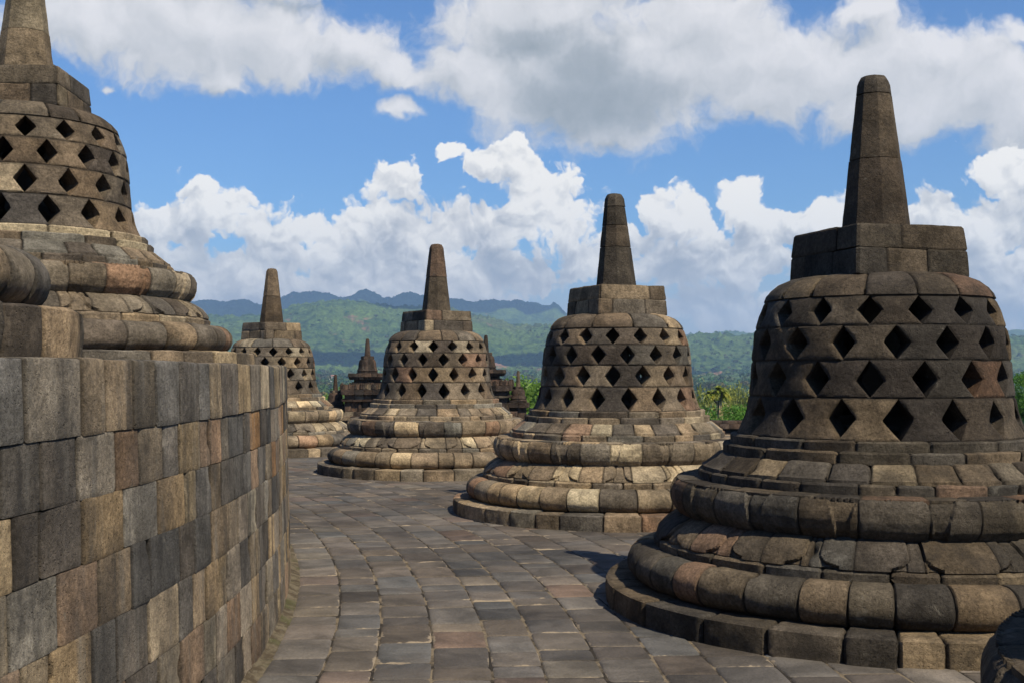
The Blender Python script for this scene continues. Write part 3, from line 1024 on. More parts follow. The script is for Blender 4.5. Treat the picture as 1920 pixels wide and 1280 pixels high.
# strip of earth and moss at the foot of the wall
def soil_material():
    m, nt, b = new_mat('earth_and_moss')
    q = NB(nt)
    tc = q.N.new('ShaderNodeTexCoord').outputs['Object']
    n = q.noise(tc, 9, 6, 0.7); n2 = q.noise(tc, 45, 5, 0.7); n3 = q.noise(tc, 3, 4)
    c = q.mix(q.mr(n, .4, .6), (.075, .058, .038, 1), (.15, .125, .085, 1))
    c = q.mix(q.mr(n3, .52, .68, 0, .7), c, (.070, .075, .030, 1))
    c = q.mix(q.mr(n2, .62, .72), c, (.30, .28, .24, 1))
    q.L.new(c, b.inputs['Base Color'])
    q.L.new(q.bump(n2, 0.02), b.inputs['Normal'])
    return m


mb = MB()
th = np.linspace(RAD(-20), RAD(30), 900); rr = np.array([21.70, 21.745, 21.76, 21.775, 21.79, 21.81, 21.84])
T, R = np.meshgrid(th, rr, indexing='ij')
hgt = np.array([.03, .022, .014, .012, .006, .001, -.006])[None, :]
edge_w = vnoise(T*21*2.2, 0*T, 0*T, 5)
Z = hgt*(0.5+edge_w) + .012*fbm(T*21*11, R*11, 0*T, 3, 4)*(np.abs(hgt) > .001) - .002
Z[:, -1] = -.02
mb.add(np.stack([CC[0]+R*np.cos(T), CC[1]+R*np.sin(T), Z], -1), gridfaces(len(th), len(rr))[:, ::-1])
o = mb.build('earth_strip', soil_material()); tag(o, kind='structure')

# outer edge of the terrace and the platforms below it
rngo = random.Random(3)
mb = MB()
for (za, zb, ro) in ((-.28, -.012, R_OUT+.06), (-.55, -.28, R_OUT+.02), (-.85, -.55, R_OUT+.05), (-1.25, -.85, R_OUT+.1)):
    ring(mb, [(ro-.1, za), (ro, za+.004), (ro, zb-.01), (ro-.01, zb), (ro-.3, zb+.001)], 160, rngo, PAL, .12, th0=RAD(-40), th1=RAD(80), joint_ends=(True, False))
o = mb.build('terrace_edge', STONE); o.location = (CC[0], CC[1], 0); tag(o, kind='structure')
mb = MB()
th = np.linspace(RAD(-60), RAD(100), 90); rr = np.linspace(R_OUT-1, 47, 8)
T, R = np.meshgrid(th, rr, indexing='ij')
mb.add(np.stack([CC[0]+R*np.cos(T), CC[1]+R*np.sin(T), 0*R-1.25], -1), gridfaces(len(th), len(rr))[:, ::-1], (.10, .09, .078))
o = mb.build('lower_platform', STONE); tag(o, kind='structure')


# ------------------------------------------------------------------ small shrines on the lower galleries
def tier(mb, za, zb, a, b=None, nb=5, rng=None, pal=PAL_RED, c=(0, 0), rot=0.0, flare=0.0, st=.09):
    """a square course of blocks, half side a"""
    sq = square_shape(rot)
    ex = []
    for k in range(-1, 9):
        cc = rot+PI/4+k*PI/2; ex += [cc-.03, cc, cc+.03]
    b = a if b is None else b
    n0 = mb.n; k0 = len(mb.v)
    bnd = np.array([i*2*PI/(nb*4)+rot-PI/4+.0001+rng.uniform(-.05, .05)*(i % nb > 0) for i in range(nb*4)])
    bnd = np.append(bnd, bnd[0]+2*PI)
    ring(mb, [(max(a-.2, .01), za), (a, za+.002), (b, zb-.004), (b-.01, zb), (0.0, zb+.001)], 0, rng, pal, st, jd=.012, jw=.012, amp=.012, off=.006,
         shape=sq, bounds=bnd, extra=ex, seal=.04)
    for i in range(k0, len(mb.v)):
        v = mb.v[i].copy(); v[:, 0] += c[0]; v[:, 1] += c[1]; mb.v[i] = v


def mini_stupa(mb, c, z0, s, rng, pal, nb=6, tall=1.0):
    k0 = len(mb.v)
    pr = [(.0, 0), (.46, 0), (.46, .04), (.42, .05), (.42, .09), (.45, .10), (.42, .16), (.385, .26), (.37, .42), (.34, .54), (.26, .62), (.0, .64)]
    pr = [(a*s, b*s) for a, b in pr]
    ring(mb, pr, nb, rng, pal, .06*max(s, .8), jd=.004, jw=.008, amp=.006, off=.002)
    tb = [(0, .60), (.24, .60), (.23, .73), (0, .735)]
    ring(mb, [(a*s, b*s) for a, b in tb], 4, rng, pal, .06, jd=.004, shape=square_shape(.3), amp=.004, off=.001)
    tb = [(0, .72), (.13, .72), (.075, .72+.62*tall), (.05, .72+.66*tall), (0, .72+.67*tall)]
    ring(mb, [(a*s, b*s) for a, b in tb], 2, rng, pal, .06, jd=.003, shape=oct_shape(.1), amp=.003, off=.001)
    for i in range(k0, len(mb.v)):
        v = mb.v[i].copy(); v[:, 0] += c[0]; v[:, 1] += c[1]; v[:, 2] += z0; mb.v[i] = v


def make_shrine(px, depth, rot, seed, label, sign):
    rng = random.Random(seed)
    root = empty('stupa_shrine', at(px, depth, 0))
    root.rotation_euler = (0, 0, rot)
    tag(root, label, 'shrine', 'niche shrines on the lower galleries')
    # heights measured from eye level
    mb = MB()
    tier(mb, -1.30, -.35, 1.15, rng=rng); tier(mb, -.35, -.19, 1.22, rng=rng)
    mb.build('base', REDSTONE, root, smooth=30)
    mb = MB()
    tier(mb, -.20, -.04, .92, .88, rng=rng); tier(mb, -.04, .34, .80, rng=rng, nb=6)
    # corner pilasters and niche recess: relief blocks standing proud of the body
    for sx in (-1, 1):
        for sy in (-1, 1):
            tier(mb, -.035, .335, .13, rng=rng, nb=1, c=(sx*.72, sy*.72))
    for sx in (-.28, .28):
        for sy in (-.80, .80):
            tier(mb, -.035, .335, .07, rng=rng, nb=1, c=(sx, sy)); tier(mb, -.035, .335, .07, rng=rng, nb=1, c=(sy, sx))
    mb.build('body', REDSTONE, root, smooth=30)
    mb = MB()
    tier(mb, .34, .42, .97, .99, rng=rng); tier(mb, .42, .60, .86, rng=rng); tier(mb, .60, .80, 1.0, 1.03, rng=rng)
    tier(mb, .80, .98, .99, .97, rng=rng, nb=7)
    for k in range(9):
        for s_ in (-1, 1):
            u = -.88+k*.22
            tier(mb, .82, .985+.04*(k % 2), .06, .04, rng=rng, nb=1, c=(u, s_*.97)); tier(mb, .82, .985+.04*(k % 2), .06, .04, rng=rng, nb=1, c=(s_*.97, u))
    mb.build('cornice', REDSTONE, root, smooth=30)
    mb = MB()
    tier(mb, .98, 1.07, .60, .58, rng=rng); tier(mb, 1.07, 1.16, .50, rng=rng); tier(mb, 1.16, 1.27, .66, .72, rng=rng); tier(mb, 1.27, 1.40, .74, .72, rng=rng)
    mb.build('upper_tier', REDSTONE, root, smooth=30)
    mb = MB()
    mini_stupa(mb, (0, 0), 1.40, .90, rng, PAL_RED, 8, tall=1.12)
    mb.build('crowning_stupa', REDSTONE, root, smooth=40)
    for (cx, cy) in ((-1.22, .35), (1.22, .35)):
        mb = MB()
        tier(mb, -1.3, -.05, .30, rng=rng, nb=2, c=(cx, cy)); tier(mb, -.05, .14, .42, rng=rng, nb=2, c=(cx, cy)); tier(mb, .14, .22, .33, rng=rng, nb=2, c=(cx, cy))
        mini_stupa(mb, (cx, cy), .22, .72, rng, PAL_RED, 6, tall=1.3)
        mb.build('corner_stupa', REDSTONE, root, smooth=40)
    return root


make_shrine(689, 45.0, RAD(7), 101, 'dark niche shrine topped by a small bell stupa, seen between the farthest and third stupas', -1).location.z = .14
make_shrine(911, 45.0, RAD(-4), 102, 'dark reddish niche shrine half hidden behind the stupa with the reddish spire tip', 1).location.z = .28

# low gallery wall that the shrines stand on
mb = MB()
rngg = random.Random(31)
for (za, zb, hw) in ((-2.2, -.62, .34), (-.62, -.42, .44), (-.42, -.30, .38)):
    n = 48
    x = -14.0
    while x < 14:
        L_ = rngg.uniform(.35, .8)
        x1 = min(x+L_-.006, 14.0)
        v = []
        zz = zb+rngg.uniform(-.012, .0)
        for (X, Y, Z) in ((x, -hw, za), (x1, -hw, za), (x1, hw, za), (x, hw, za), (x+.01, -hw+.01, zz), (x1-.01, -hw+.01, zz), (x1-.01, hw-.01, zz), (x+.01, hw-.01, zz)):
            v.append((X, Y, Z))
        mb.add(v, [(0, 1, 5, 4), (1, 2, 6, 5), (2, 3, 7, 6), (3, 0, 4, 7), (4, 5, 6, 7)], pick(PAL_RED, rngg), (rngg.uniform(-9, 9), 0, 0), .5)
        x += L_
o = mb.build('gallery_wall', REDSTONE, smooth=0)
o.location = (-3.4, 46.2, 0)
tag(o, 'low dark red stone gallery wall beyond the terrace, behind the shrines', 'wall')


# ------------------------------------------------------------------ terrain with hills
def px_curve(pts, D):
    az = np.array([math.atan((x-960)/F) for x, y in pts])
    hz = np.array([EYE+(697-y)/F*D for x, y in pts])
    return az, hz


FAR_D, MID_D = 6500.0, 3700.0
far_pts = [(-600, 560), (100, 575), (340, 570), (385, 566), (420, 568), (450, 564), (480, 572), (500, 575), (522, 562), (545, 553), (575, 550), (612, 553), (640, 563), (662, 558),
           (674, 548), (685, 545), (700, 551), (716, 561), (736, 562), (752, 556), (771, 551), (785, 557), (830, 562), (870, 566), (890, 571), (912, 568), (945, 571), (965, 568),
           (985, 572), (1005, 571), (1018, 576), (1028, 577), (1038, 572), (1048, 577), (1060, 590), (1100, 612), (1180, 636), (1240, 640), (1285, 631), (1310, 637), (1335, 628), (1352, 624),
           (1378, 624), (1400, 630), (1420, 626), (1500, 610), (1700, 615), (1885, 624), (1900, 622), (1930, 620), (2300, 590), (2700, 600)]
mid_pts = [(-600, 590), (100, 600), (340, 600), (450, 598), (510, 592), (560, 578), (600, 572), (640, 570), (665, 571), (700, 576), (745, 580), (800, 580), (850, 586), (900, 597), (935, 604),
           (960, 612), (1010, 615), (1050, 622), (1120, 640), (1200, 655), (1290, 652), (1320, 642), (1370, 640), (1420, 632), (1600, 635), (1880, 640), (1920, 636), (2300, 615), (2700, 620)]
fa, fh = px_curve(far_pts, FAR_D)
ma, mh = px_curve(mid_pts, MID_D)


def ground_z(az, d):
    """height of the land at azimuth az, depth d (both arrays)"""
    x = d*np.tan(np.clip(az, -1.2, 1.2)); y = d
    logd = [30, 50, 70, 110, 160, 260, 600, 1200, 2200, 2900, 9000]
    zb = [-3, -3, -9, -19, -26, -31, -31, -24, -9, 0, 10]
    base = np.interp(d, logd, zb)
    H = np.interp(az, ma, mh); G = np.interp(az, fa, fh)
    n1 = fbm(x/420, y/420, 0*x, 5, 21, .5)
    nr_ = 1-np.abs(fbm(x/260, y/330, 0*x+4, 4, 33, .5))*2
    up_ = sstep((d-2350)/(MID_D-2350))**1.25
    env = up_*(1-up_)*4
    z1 = base+(H-base)*up_ + env*(n1*55+nr_*22) + up_*nr_*6
    v = sstep((d-MID_D)/900)
    w = sstep((d-4700)/(FAR_D-4700))**1.4
    G2 = G + 0*G
    z2 = (H-70*v)*(1-w)+G2*w + (w*(1-w)*4)*(n1*70+nr_*45) + w*fbm(x/60, y/160, 0*x+7, 3, 44)*9
    z = np.where(d < MID_D, z1, z2)
    dn = sstep((d-FAR_D-150)/1800)
    z = z-dn*180
    return z


az = np.concatenate((np.linspace(-PI, -.62, 40)[:-1], np.linspace(-.62, -.45, 40)[:-1], np.linspace(-.45, .45, 1000), np.linspace(.45, .62, 40)[1:], np.linspace(.62, PI, 40)[1:]))
dd = np.concatenate((np.geomspace(26, 300, 26)[:-1], np.geomspace(300, 2300, 90)[:-1], np.linspace(2300, 4300, 260)[:-1], np.linspace(4300, 7000, 210)[:-1], np.linspace(7000, 9500, 14)))
A, D = np.meshgrid(az, dd, indexing='ij')
AC = np.clip(A, -1.2, 1.2)
rad = D/np.cos(np.clip(A, -.62, .62))
X = rad*np.sin(A); Y = rad*np.cos(A)
Z = ground_z(A, D)
far = sstep((D-1500)/1200)
canopy = vnoise(X/9, Y/11, 0*X, 61)*.6+vnoise(X/4.5, Y/6, 0*X, 62)*.4
big_tree = np.clip(vnoise(X/14, Y/30, 0*X+2, 63)-.62, 0, 1)*26
Z = Z + far*(canopy*9 + big_tree*1.0) - 4*far
mb = MB()
mb.add(np.stack([X, Y, Z], -1), gridfaces(len(az), len(dd))[:, ::-1])


def land_material():
    m, nt, b = new_mat('forested_land')
    q = NB(nt)
    tc = q.N.new('ShaderNodeTexCoord').outputs['Object']
    n1 = q.noise(tc, 1/260, 6, 0.6); n2 = q.noise(tc, 1/35, 6, 0.7); n3 = q.noise(tc, 1/9, 5, 0.75); n4 = q.noise(tc, 1/700, 4, 0.55)
    c = q.mix(q.mr(n2, .35, .65), (.020, .044, .012, 1), (.078, .125, .030, 1))
    c = q.mix(q.mr(n1, .45, .62, 0, .6), c, (.105, .155, .038, 1))
    c = q.mix(q.mr(n4, .56, .64, 0, .45), c, (.11, .12, .045, 1))
    c = q.vec('SCALE', c, None, q.mr(n3, .3, .7, .45, 1.55))
    soil = q.math('MULTIPLY', q.mr(q.noise(tc, 1/170, 5, .6), .63, .69), q.mr(n3, .3, .5, .4, .9))
    c = q.mix(soil, c, (.26, .13, .085, 1))
    q.L.new(c, b.inputs['Base Color'])
    q.L.new(q.bump(n3, 5.0), b.inputs['Normal'])
    b.inputs['Specular IOR Level'].default_value = 0.0
    return m


land = mb.build('hills', land_material(), smooth=0)
land.data.polygons.foreach_set('use_smooth', np.ones(len(land.data.polygons), bool))
tag(land, kind='structure')


# ------------------------------------------------------------------ vegetation
def leaf_material(name, c1, c2, trans=0.35, varscale=.35):
    m, nt, b = new_mat(name)
    q = NB(nt)
    tc = q.N.new('ShaderNodeTexCoord').outputs['Object']
    rnd = q.attr('rnd')
    sp = q.N.new('ShaderNodeSeparateXYZ'); q.L.new(rnd, sp.inputs[0])
    n = q.noise(tc, varscale, 3)
    f = q.math('ADD', q.math('MULTIPLY', sp.outputs[0], .6), q.math('MULTIPLY', q.mr(n, .3, .7), .5), None, True)
    c = q.mix(f, c1+(1,), c2+(1,))
    c = q.mix(1.0, c, q.attr('tint'), 'MULTIPLY')
    q.L.new(c, b.inputs['Base Color'])
    b.inputs['Roughness'].default_value = .55
    b.inputs['Specular IOR Level'].default_value = .3
    if trans:
        tr = q.N.new('ShaderNodeBsdfTranslucent')
        q.L.new(q.vec('SCALE', c, None, 1.5), tr.inputs[0])
        mx = q.N.new('ShaderNodeMixShader'); mx.inputs[0].default_value = trans
        q.L.new(b.outputs[0], mx.inputs[1]); q.L.new(tr.outputs[0], mx.inputs[2])
        q.L.new(mx.outputs[0], q.N['Material Output'].inputs[0])
    return m


def bark_material():
    m, nt, b = new_mat('bark')
    q = NB(nt)
    tc = q.N.new('ShaderNodeTexCoord').outputs['Object']
    c = q.mix(q.noise(tc, 6, 6, .7), (.05, .04, .03, 1), (.19, .16, .12, 1))
    q.L.new(c, b.inputs['Base Color']); q.L.new(q.bump(q.noise(tc, 20, 5, .7), .03), b.inputs['Normal'])
    return m


BARK = bark_material()
LEAF_A = leaf_material('broad_leaves', (.070, .135, .018), (.165, .280, .040))
LEAF_B = leaf_material('bright_leaves', (.050, .120, .016), (.120, .265, .035))
LEAF_C = leaf_material('yellowish_leaves', (.135, .165, .032), (.24, .26, .06))
LEAF_P = leaf_material('palm_leaves', (.095, .150, .022), (.31, .33, .06), trans=.45)
LEAF_F = leaf_material('forest_leaves', (.018, .040, .010), (.070, .115, .026), trans=.2, varscale=.01)


def leaf_cards(centers, size, rng, flat=.0, ratio=.5, normals=None):
    """two-triangle bent leaves, one quad each; returns verts, faces"""
    n = len(centers)
    a = rng.normal(size=(n, 3)); a /= np.linalg.norm(a, axis=1)[:, None]
    if flat: a[:, 2] = np.abs(a[:, 2])+flat; a /= np.linalg.norm(a, axis=1)[:, None]
    if normals is not None:
        a = a+normals*1.2; a /= np.linalg.norm(a, axis=1)[:, None]
    b = rng.normal(size=(n, 3)); b -= (b*a).sum(1)[:, None]*a; b /= np.linalg.norm(b, axis=1)[:, None]
    c = np.cross(a, b)
    s = size*rng.uniform(.6, 1.35, (n, 1))
    v = np.stack([centers-b*s, centers-c*s*ratio+a*s*.12, centers+b*s-a*s*.15, centers+c*s*ratio+a*s*.12], 1)
    f = np.arange(n*4).reshape(n, 4)
    return v.reshape(-1, 3), f


def tube(mb, pts, rads, seg=7, tint=(1, 1, 1)):
    V = []
    pts = [np.array(p, float) for p in pts]
    for i, p in enumerate(pts):
        d = pts[min(i+1, len(pts)-1)]-pts[max(i-1, 0)]
        d /= np.linalg.norm(d)+1e-9
        u = np.cross(d, (0.3, 1, 0.1)); u /= np.linalg.norm(u); w = np.cross(d, u)
        for k in range(seg+1):
            t = 2*PI*k/seg
            V.append(p+rads[i]*(math.cos(t)*u+math.sin(t)*w))
    mb.add(V, gridfaces(len(pts), seg+1)[:, ::-1], tint)


def make_tree(name, seed, height, crown_r, crown_h, leaf, nleaf, mat, trunk_r=.22):
    rng = np.random.default_rng(seed)
    root = empty(name, (0, 0, 0))
    top = height
    cz = height-crown_h*.55
    mb = MB()
    tube(mb, [(0, 0, -1), (.1, .05, height*.3), (-.05, .1, cz-crown_h*.25), (0.05, 0, cz+crown_h*.25)], [trunk_r*1.3, trunk_r, trunk_r*.7, trunk_r*.2])
    clumps = []
    nl = 26
    for i in range(nl):
        t = rng.uniform(0, 2*PI); ph = rng.uniform(-.6, 1.0)
        rr = crown_r*rng.uniform(.45, .85)*math.sqrt(max(0.05, 1-ph*ph*.85))
        c = np.array([rr*math.cos(t), rr*math.sin(t), cz+ph*crown_h*.42])
        clumps.append((c, crown_r*rng.uniform(.22, .42)))
        if i % 3 == 0:
            s = np.array([0, 0, cz-crown_h*.3+rng.uniform(0, .3)*crown_h]); m = (s+c)/2+np.array([0, 0, -.1*crown_h*rng.random()])
            tube(mb, [s, m, c], [trunk_r*.45, trunk_r*.28, trunk_r*.08], 5)
    clumps.append((np.array([0, 0, cz]), crown_r*.5)); clumps.append((np.array([0, 0, cz+crown_h*.38]), crown_r*.35))
    mb.build('trunk', BARK, root, smooth=60)
    tot = sum(r_**2 for _, r_ in clumps)
    mb = MB()
    for c, r_ in clumps:
        n = int(nleaf*r_**2/tot)
        d = rng.normal(size=(n, 3)); d /= np.linalg.norm(d, axis=1)[:, None]
        rad_ = r_*rng.uniform(.55, 1.12, (n, 1))
        p = c+d*rad_*np.array([1, 1, .75])
        v, f = leaf_cards(p, leaf, rng, ratio=.42, normals=d*.5+np.array([0, 0, .3]))
        k = rng.uniform(.75, 1.2)
        mb.add(v, f, (k, k, k), np.repeat(np.stack([rng.random(n), rng.random(n), rng.random(n)], 1), 4, 0))
    mb.build('crown', mat, root, smooth=0)
    return root


def dup(root, loc, rz, sc=1.0):
    r = root.copy(); COL.objects.link(r); r.location = loc; r.rotation_euler = (0, 0, rz); r.scale = (sc, sc, sc)
    for ch in list(root.children):
        c = ch.copy(); COL.objects.link(c); c.parent = r
    return r


def place_tree(root, first, px, depth, top_y, rz, H, label, cat, group=None):
    """stand the tree on the ground with its top where it shows"""
    gz = float(ground_z(np.array([math.atan((px-960)/F)]), np.array([float(depth)]))[0])
    topz = EYE+(697-top_y)/F*depth
    sc = max(.3, (topz-gz)/H)
    loc = ((px-960)/F*depth, depth, gz)
    o = root if first else dup(root, loc, rz)
    o.location = loc; o.rotation_euler = (0, 0, rz); o.scale = (min(sc, 1.25), min(sc, 1.25), sc)
    tag(o, label, cat, group)
    return o


tA = make_tree('leafy_tree', 1, 14, 4.2, 7.5, .17, 9000, LEAF_A)
tB = make_tree('bushy_tree', 2, 12, 3.2, 6.5, .13, 9000, LEAF_B)
tC = make_tree('yellowish_tree', 3, 10, 3.8, 6, .20, 6000, LEAF_C)
G = 'trees on the slope below the temple'
place_tree(tA, True, 1000, 100, 708, 0.3, 14, 'bright green leafy tree in the gap right of the half hidden reddish shrine', 'tree', G)
place_tree(tA, False, 950, 135, 722, 2.0, 14, 'leafy tree behind the half hidden shrine, rising left of the brighter tree', 'tree', G)
place_tree(tB, True, 1392, 62, 752, 1.0, 12, 'dense bright green bush top right of the small palm', 'tree', G)
place_tree(tC, True, 1335, 150, 733, 0.0, 10, 'yellow green tree behind the foot of the small palm', 'tree', G)
place_tree(tC, False, 1420, 165, 722, 1.7, 10, 'yellow green tree behind the dense bush, beside the large dark stupa', 'tree', G)
place_tree(tB, False, 1925, 52, 690, 2.4, 12, 'bright green tree at the right edge of the photo behind the large dark stupa', 'tree', G)
place_tree(tA, False, 632, 240, 728, 4.0, 14, 'low green tree at the left of the pointed corner of the far shrine', 'tree', G)
place_tree(tC, False, 1370, 230, 724, 3.0, 10, 'pale yellow green tree farther back between the palm and the large dark stupa', 'tree', G)
place_tree(tB, False, 1310, 110, 752, 5.0, 12, 'green tree hidden low at the left of the small palm', 'tree', G)


DRY = leaf_material('dry_fronds', (.22, .16, .09), (.36, .29, .19), trans=.1)


def make_palm(px, depth, top_y):
    rng = np.random.default_rng(8)
    gz = float(ground_z(np.array([math.atan((px-960)/F)]), np.array([float(depth)]))[0])
    loc = ((px-960)/F*depth, depth, gz)
    root = empty('small_palm', loc)
    H = EYE+(697-top_y)/F*depth-gz
    mb = MB()
    tube(mb, [(0, 0, -1), (.05, 0, H*.5), (0, .05, H-3.0), (.03, 0, H-1.9)], [.16, .12, .10, .11], 8)
    for (dx, dy, dz) in ((-.75, .1, 1.0), (.55, .3, .9), (.25, -.4, 1.15)):
        tube(mb, [(0.0, 0.02, H-2.3), (dx*.5, dy*.6, H-1.9), (dx, dy, H-2.3+dz)], [.09, .07, .06], 6)
    mb.build('trunk', BARK, root, smooth=60)
    mb = MB()
    heads = [((0, 0, H-1.05), 1.12, 70), ((-.78, .1, H-1.35), .8, 44), ((.58, .3, H-1.45), .8, 40), ((.25, -.4, H-1.1), .8, 40)]
    for (c, L_, n) in heads:
        c = np.array(c)
        for i in range(n):
            t = rng.uniform(0, 2*PI); e = rng.uniform(-.5, 1.45)
            d = np.array([math.cos(t)*math.cos(e), math.sin(t)*math.cos(e), math.sin(e)])
            side = np.cross(d, (0, 0, 1.0)); side /= np.linalg.norm(side)+1e-9
            l = L_*rng.uniform(.7, 1.05); V = []
            for k in range(6):
                s = k/5
                p = c+d*l*s+np.array([0, 0, -.55*l*s*s])
                w = .12*math.sin(PI*min(1, s*.9+.12))+.01
                V += [p-side*w, p+side*w+np.array([0, 0, .0])]
            k_ = rng.random()
            tint = (1, 1, 1) if e > 0 else (1.5, 1.2, .9)
            mb.add(V, gridfaces(6, 2), tint, (k_, 0, 0))
    mb.build('crown', LEAF_P, root, smooth=0)
    mb = MB()
    for i in range(9):
        t = rng.uniform(0, 2*PI); r_ = rng.uniform(.1, .35)
        c = np.array([math.cos(t)*r_, math.sin(t)*r_, H-2.0]); l = rng.uniform(.9, 2.2)
        side = np.array([-math.sin(t), math.cos(t), 0])*.035
        V = []
        for k in range(4):
            s = k/3; p = c+np.array([math.cos(t)*.15*s, math.sin(t)*.15*s, -l*s])
            V += [p-side, p+side]
        mb.add(V, gridfaces(4, 2), (1.2, 1.05, .9), (1, 0, 0))
    # pale drooping dead stalks
    for (dx, dz) in ((-1.25, -1.9), (1.5, -1.7)):
        V = []
        for k in range(6):
            s = k/5; p = np.array([dx*s, 0, H-2.0+.4*math.sin(PI*s*.5)*(1-s)+dz*s*s])
            V += [p+np.array([0, 0, .03]), p-np.array([0, 0, .03])]
        mb.add(V, gridfaces(6, 2), (1.8, 1.8, 1.8), (1, 0, 0))
    mb.build('hanging_fronds', DRY, root, smooth=0)
    tag(root, 'small palm with shaggy yellow green crown and pale hanging dead fronds', 'palm')


make_palm(1347, 100, 708)


def make_forest():
    rng = np.random.default_rng(4)
    mb = MB()
    # crowns over the plain and the near slopes, seen only as a mass
    N_ = 9000
    u = rng.random(N_)
    d = 330*(3300/330)**(u**.9)
    a = rng.uniform(-.52, .52, N_)
    z = ground_z(a, d)
    x = d*np.tan(a)
    dens = vnoise(x/160, d/240, 0*x, 7)
    keep = dens > .30
    x, d, z, u = x[keep], d[keep], z[keep], u[keep]
    n = len(x)
    size = rng.uniform(4.0, 8.0, n)
    H = rng.uniform(9, 16, n)
    palm = rng.random(n) < .22
    for sel, cards in ((d < 700, 150), ((d >= 700) & (d < 1500), 60), (d >= 1500, 26)):
        idx = np.where(sel & ~palm)[0]
        m = len(idx)
        dirs = rng.normal(size=(m, cards, 3)); dirs /= np.linalg.norm(dirs, axis=2)[..., None]
        dirs[..., 2] = np.abs(dirs[..., 2])*.95-.15
        lump = 0.8+0.35*vnoise(dirs[..., 0]*1.7+idx[:, None], dirs[..., 1]*1.7, dirs[..., 2]*1.7, 9)
        P = np.stack([x[idx], d[idx], z[idx]+H[idx]-size[idx]*.55], 1)[:, None, :] + dirs*(size[idx][:, None]*lump)[..., None]*np.array([.75, .75, .72])
        leafsz = (size[idx]*(1.5/math.sqrt(cards)))[:, None, None]
        cen = P.reshape(-1, 3)
        v, f = leaf_cards(cen, 1.0, rng, ratio=.8, normals=dirs.reshape(-1, 3)*1.1)
        v = cen.repeat(4, 0)+(v-cen.repeat(4, 0))*np.repeat(np.broadcast_to(leafsz, (m, cards, 1)).reshape(-1), 4)[:, None]
        k = rng.uniform(.55, 1.35, (m, 1, 3))*np.array([1.0, 1.0, .9]); yel = (rng.random((m, 1, 1)) < .14)
        k = np.where(yel, k*np.array([2.0, 1.5, 1.2]), k)
        k[..., 0] *= rng.uniform(.8, 1.2, (m, 1))
        t = np.broadcast_to(k, (m, cards, 3)).reshape(-1, 3).repeat(4, 0)
        r_ = np.broadcast_to(rng.random((m, 1, 3)), (m, cards, 3)).reshape(-1, 3)*.6+rng.random((m*cards, 3))*.4
        mb.add(v, f, t, r_.repeat(4, 0))
    idx = np.where(palm)[0]
    fr = 13
    for i in idx:
        c = np.array([x[i], d[i], z[i]+H[i]*1.08])
        t = rng.uniform(0, 2*PI)+np.arange(fr)*2*PI/fr+rng.uniform(-.2, .2, fr)
        e = rng.uniform(-.25, .9, fr)
        L_ = rng.uniform(3.0, 4.2)
        dv = np.stack([np.cos(t)*np.cos(e), np.sin(t)*np.cos(e), np.sin(e)], 1)
        sd_ = np.stack([-np.sin(t), np.cos(t), 0*t], 1)
        V = np.zeros((fr, 6, 3)); w = .45
        for k, s in enumerate((0.08, .55, 1.0)):
            p = c+dv*L_*s+np.array([0, 0, -1])*L_*.5*s*s
            ww = w*(1, 1.1, .15)[k]
            V[:, 2*k] = p-sd_*ww; V[:, 2*k+1] = p+sd_*ww
        base = np.arange(fr)[:, None]*6
        f = np.concatenate((base+np.array([0, 2, 3, 1]), base+np.array([2, 4, 5, 3])))
        mb.add(V.reshape(-1, 3), f, (1.5, 1.45, 1.5), (rng.random(), 0, 0))
    o = mb.build('forest', LEAF_F, smooth=0)
    tag(o, 'green mass of treetops and coconut palms covering the plain below the temple', None, None, 'stuff')
    del o['label']


make_forest()

# a few roofs of the village on the plain
ROOF, nt_, b_ = new_mat('clay_roof'); b_.inputs['Base Color'].default_value = (.32, .13, .09, 1)
q_ = NB(nt_); q_.L.new(q_.mix(q_.noise(q_.N.new('ShaderNodeTexCoord').outputs['Object'], .8, 5, .7), (.22, .085, .06, 1), (.40, .20, .14, 1)), b_.inputs['Base Color'])
WHT, nt_, b_ = new_mat('pale_plaster'); b_.inputs['Base Color'].default_value = (.6, .58, .54, 1)
q_ = NB(nt_); q_.L.new(q_.mix(q_.noise(q_.N.new('ShaderNodeTexCoord').outputs['Object'], .5, 4, .6), (.5, .48, .44, 1), (.68, .66, .62, 1)), b_.inputs['Base Color'])


def make_house(px, y, depth, w, roofmat, label, rz):
    z = EYE+(697-y)/F*depth
    root = empty('village_house', ((px-960)/F*depth, depth, z-7), rz)
    tag(root, label, 'house', 'village houses on the plain')
    h, dp, g = 7.0, w*.6, .35
    mb = MB()
    V = [(-w/2, -dp/2, -12), (w/2, -dp/2, -12), (w/2, dp/2, -12), (-w/2, dp/2, -12), (-w/2, -dp/2, h-2.5), (w/2, -dp/2, h-2.5), (w/2, dp/2, h-2.5), (-w/2, dp/2, h-2.5)]
    mb.add(V, [(0, 1, 5, 4), (1, 2, 6, 5), (2, 3, 7, 6), (3, 0, 4, 7)])
    mb.build('wall', WHT, root, smooth=0)
    mb = MB(); e = 1.0
    V = [(-w/2-e, -dp/2-e, h-2.7), (w/2+e, -dp/2-e, h-2.7), (w/2+e, dp/2+e, h-2.7), (-w/2-e, dp/2+e, h-2.7), (-w/2+2, 0, h), (w/2-2, 0, h)]
    mb.add(V, [(0, 1, 5, 4), (1, 2, 5, 5), (2, 3, 4, 5), (3, 0, 4, 4), (3, 2, 1, 0)])
    mb.build('roof', roofmat, root, smooth=0)


make_house(617, 702, 2050, 22, ROOF, 'long red roofed house on the plain left of the far shrine', .2)
make_house(626, 712, 1750, 13, WHT, 'small white roofed house just below the long red roof', -.1)
make_house(622, 719, 1600, 10, ROOF, 'small red roofed house lowest of the three on the plain', .4)
make_house(1301, 716, 1500, 10, WHT, 'pale house among the trees left of the small palm', .1)

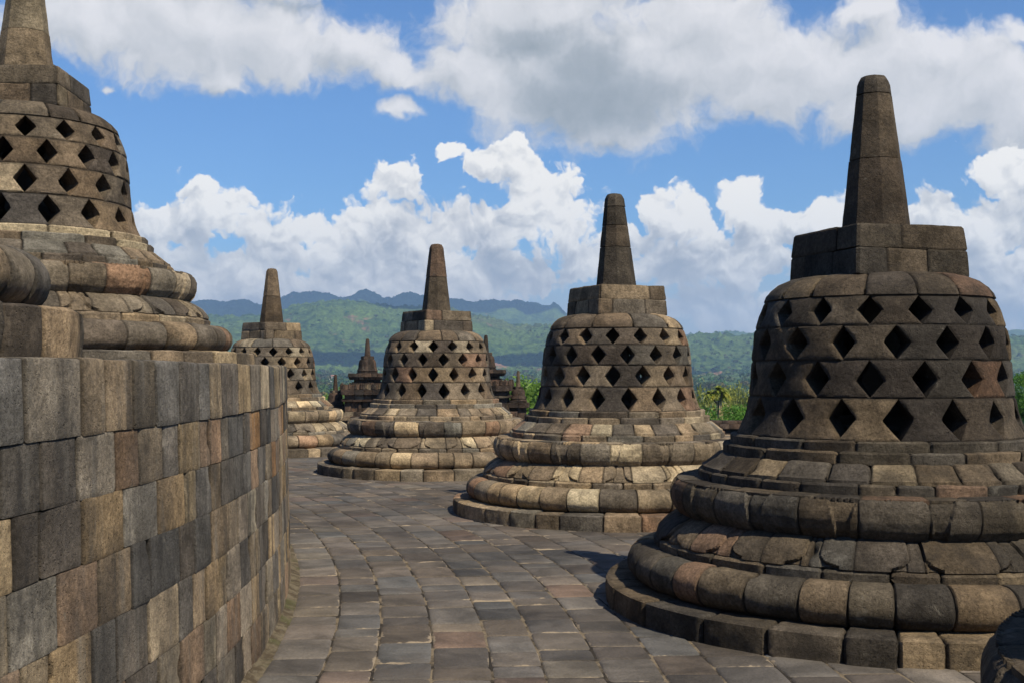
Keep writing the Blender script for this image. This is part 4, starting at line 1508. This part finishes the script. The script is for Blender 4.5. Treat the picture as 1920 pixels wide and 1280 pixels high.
# ------------------------------------------------------------------ mesh clouds above the frame whose shadows lie on the hills
CLOUD, nt_, b_ = new_mat('cloud_white')
b_.inputs['Base Color'].default_value = (.85, .86, .88, 1)


def make_cloud(tx, ty, tz, alt, rx, ry, rz, seed):
    """a lumpy cumulus standing where its shadow reaches the ground point tx, ty, tz"""
    k = (alt-tz)/sun_vec[2]
    cx, cy = tx+sun_vec[0]*k, ty+sun_vec[1]*k
    th = np.linspace(0, 2*PI, 97); ph = np.linspace(-PI/2, PI/2, 41)
    T, Q = np.meshgrid(th, ph, indexing='ij')
    dx, dy, dz = np.cos(T)*np.cos(Q), np.sin(T)*np.cos(Q), np.sin(Q)
    r = 1+.55*fbm(dx*1.7+seed, dy*1.7, dz*1.7, 5, seed)+.12*fbm(dx*7, dy*7, dz*7, 3, seed+3)
    Z = dz*rz*r; Z = np.where(Z < -rz*.35, -rz*.35, Z)
    V = np.stack([cx+dx*rx*r, cy+dy*ry*r, alt+Z], -1)
    mb = MB(); mb.add(V, gridfaces(97, 41))
    o = mb.build('cloud', CLOUD, smooth=80); tag(o, kind='structure')


make_cloud(-430, 2720, 30, 1350, 330, 110, 90, 5)
make_cloud(60, 2760, 40, 1350, 230, 80, 80, 11)
make_cloud(-1500, 6100, 300, 2500, 900, 450, 160, 14)  # unseen cloud added to darken the far ridge
make_cloud(-300, 6200, 300, 2500, 600, 420, 160, 17)  # second unseen cloud added to shade the far ridge
make_cloud(-330, 3640, 190, 1750, 190, 110, 90, 8)
make_cloud(330, 2500, 0, 1300, 150, 60, 50, 23)

# ------------------------------------------------------------------ haze over the valley
def make_haze():
    me = bpy.data.meshes.new('haze')
    x, y0, y1, z0, z1 = 9800, -9800, 9800, -420, 500
    V = [(sx, sy, sz) for sz in (z0, z1) for sy in (y0, y1) for sx in (-x, x)]
    Fc = [(0, 2, 3, 1), (4, 5, 7, 6), (0, 1, 5, 4), (2, 6, 7, 3), (0, 4, 6, 2), (1, 3, 7, 5)]
    me.from_pydata(V, [], Fc); me.update()
    m = bpy.data.materials.new('valley_haze'); m.use_nodes = True
    nt = m.node_tree; nt.nodes.clear()
    out = nt.nodes.new('ShaderNodeOutputMaterial')
    v = nt.nodes.new('ShaderNodeVolumePrincipled')
    v.inputs['Color'].default_value = (.40, .64, 1.0, 1)
    v.inputs['Density'].default_value = HAZE_DENSITY
    v.inputs['Anisotropy'].default_value = 0.0
    nt.links.new(v.outputs[0], out.inputs['Volume'])
    me.materials.append(m)
    o = bpy.data.objects.new('haze', me); COL.objects.link(o)
    tag(o, kind='stuff')


HAZE_DENSITY = 0.00014
make_haze()
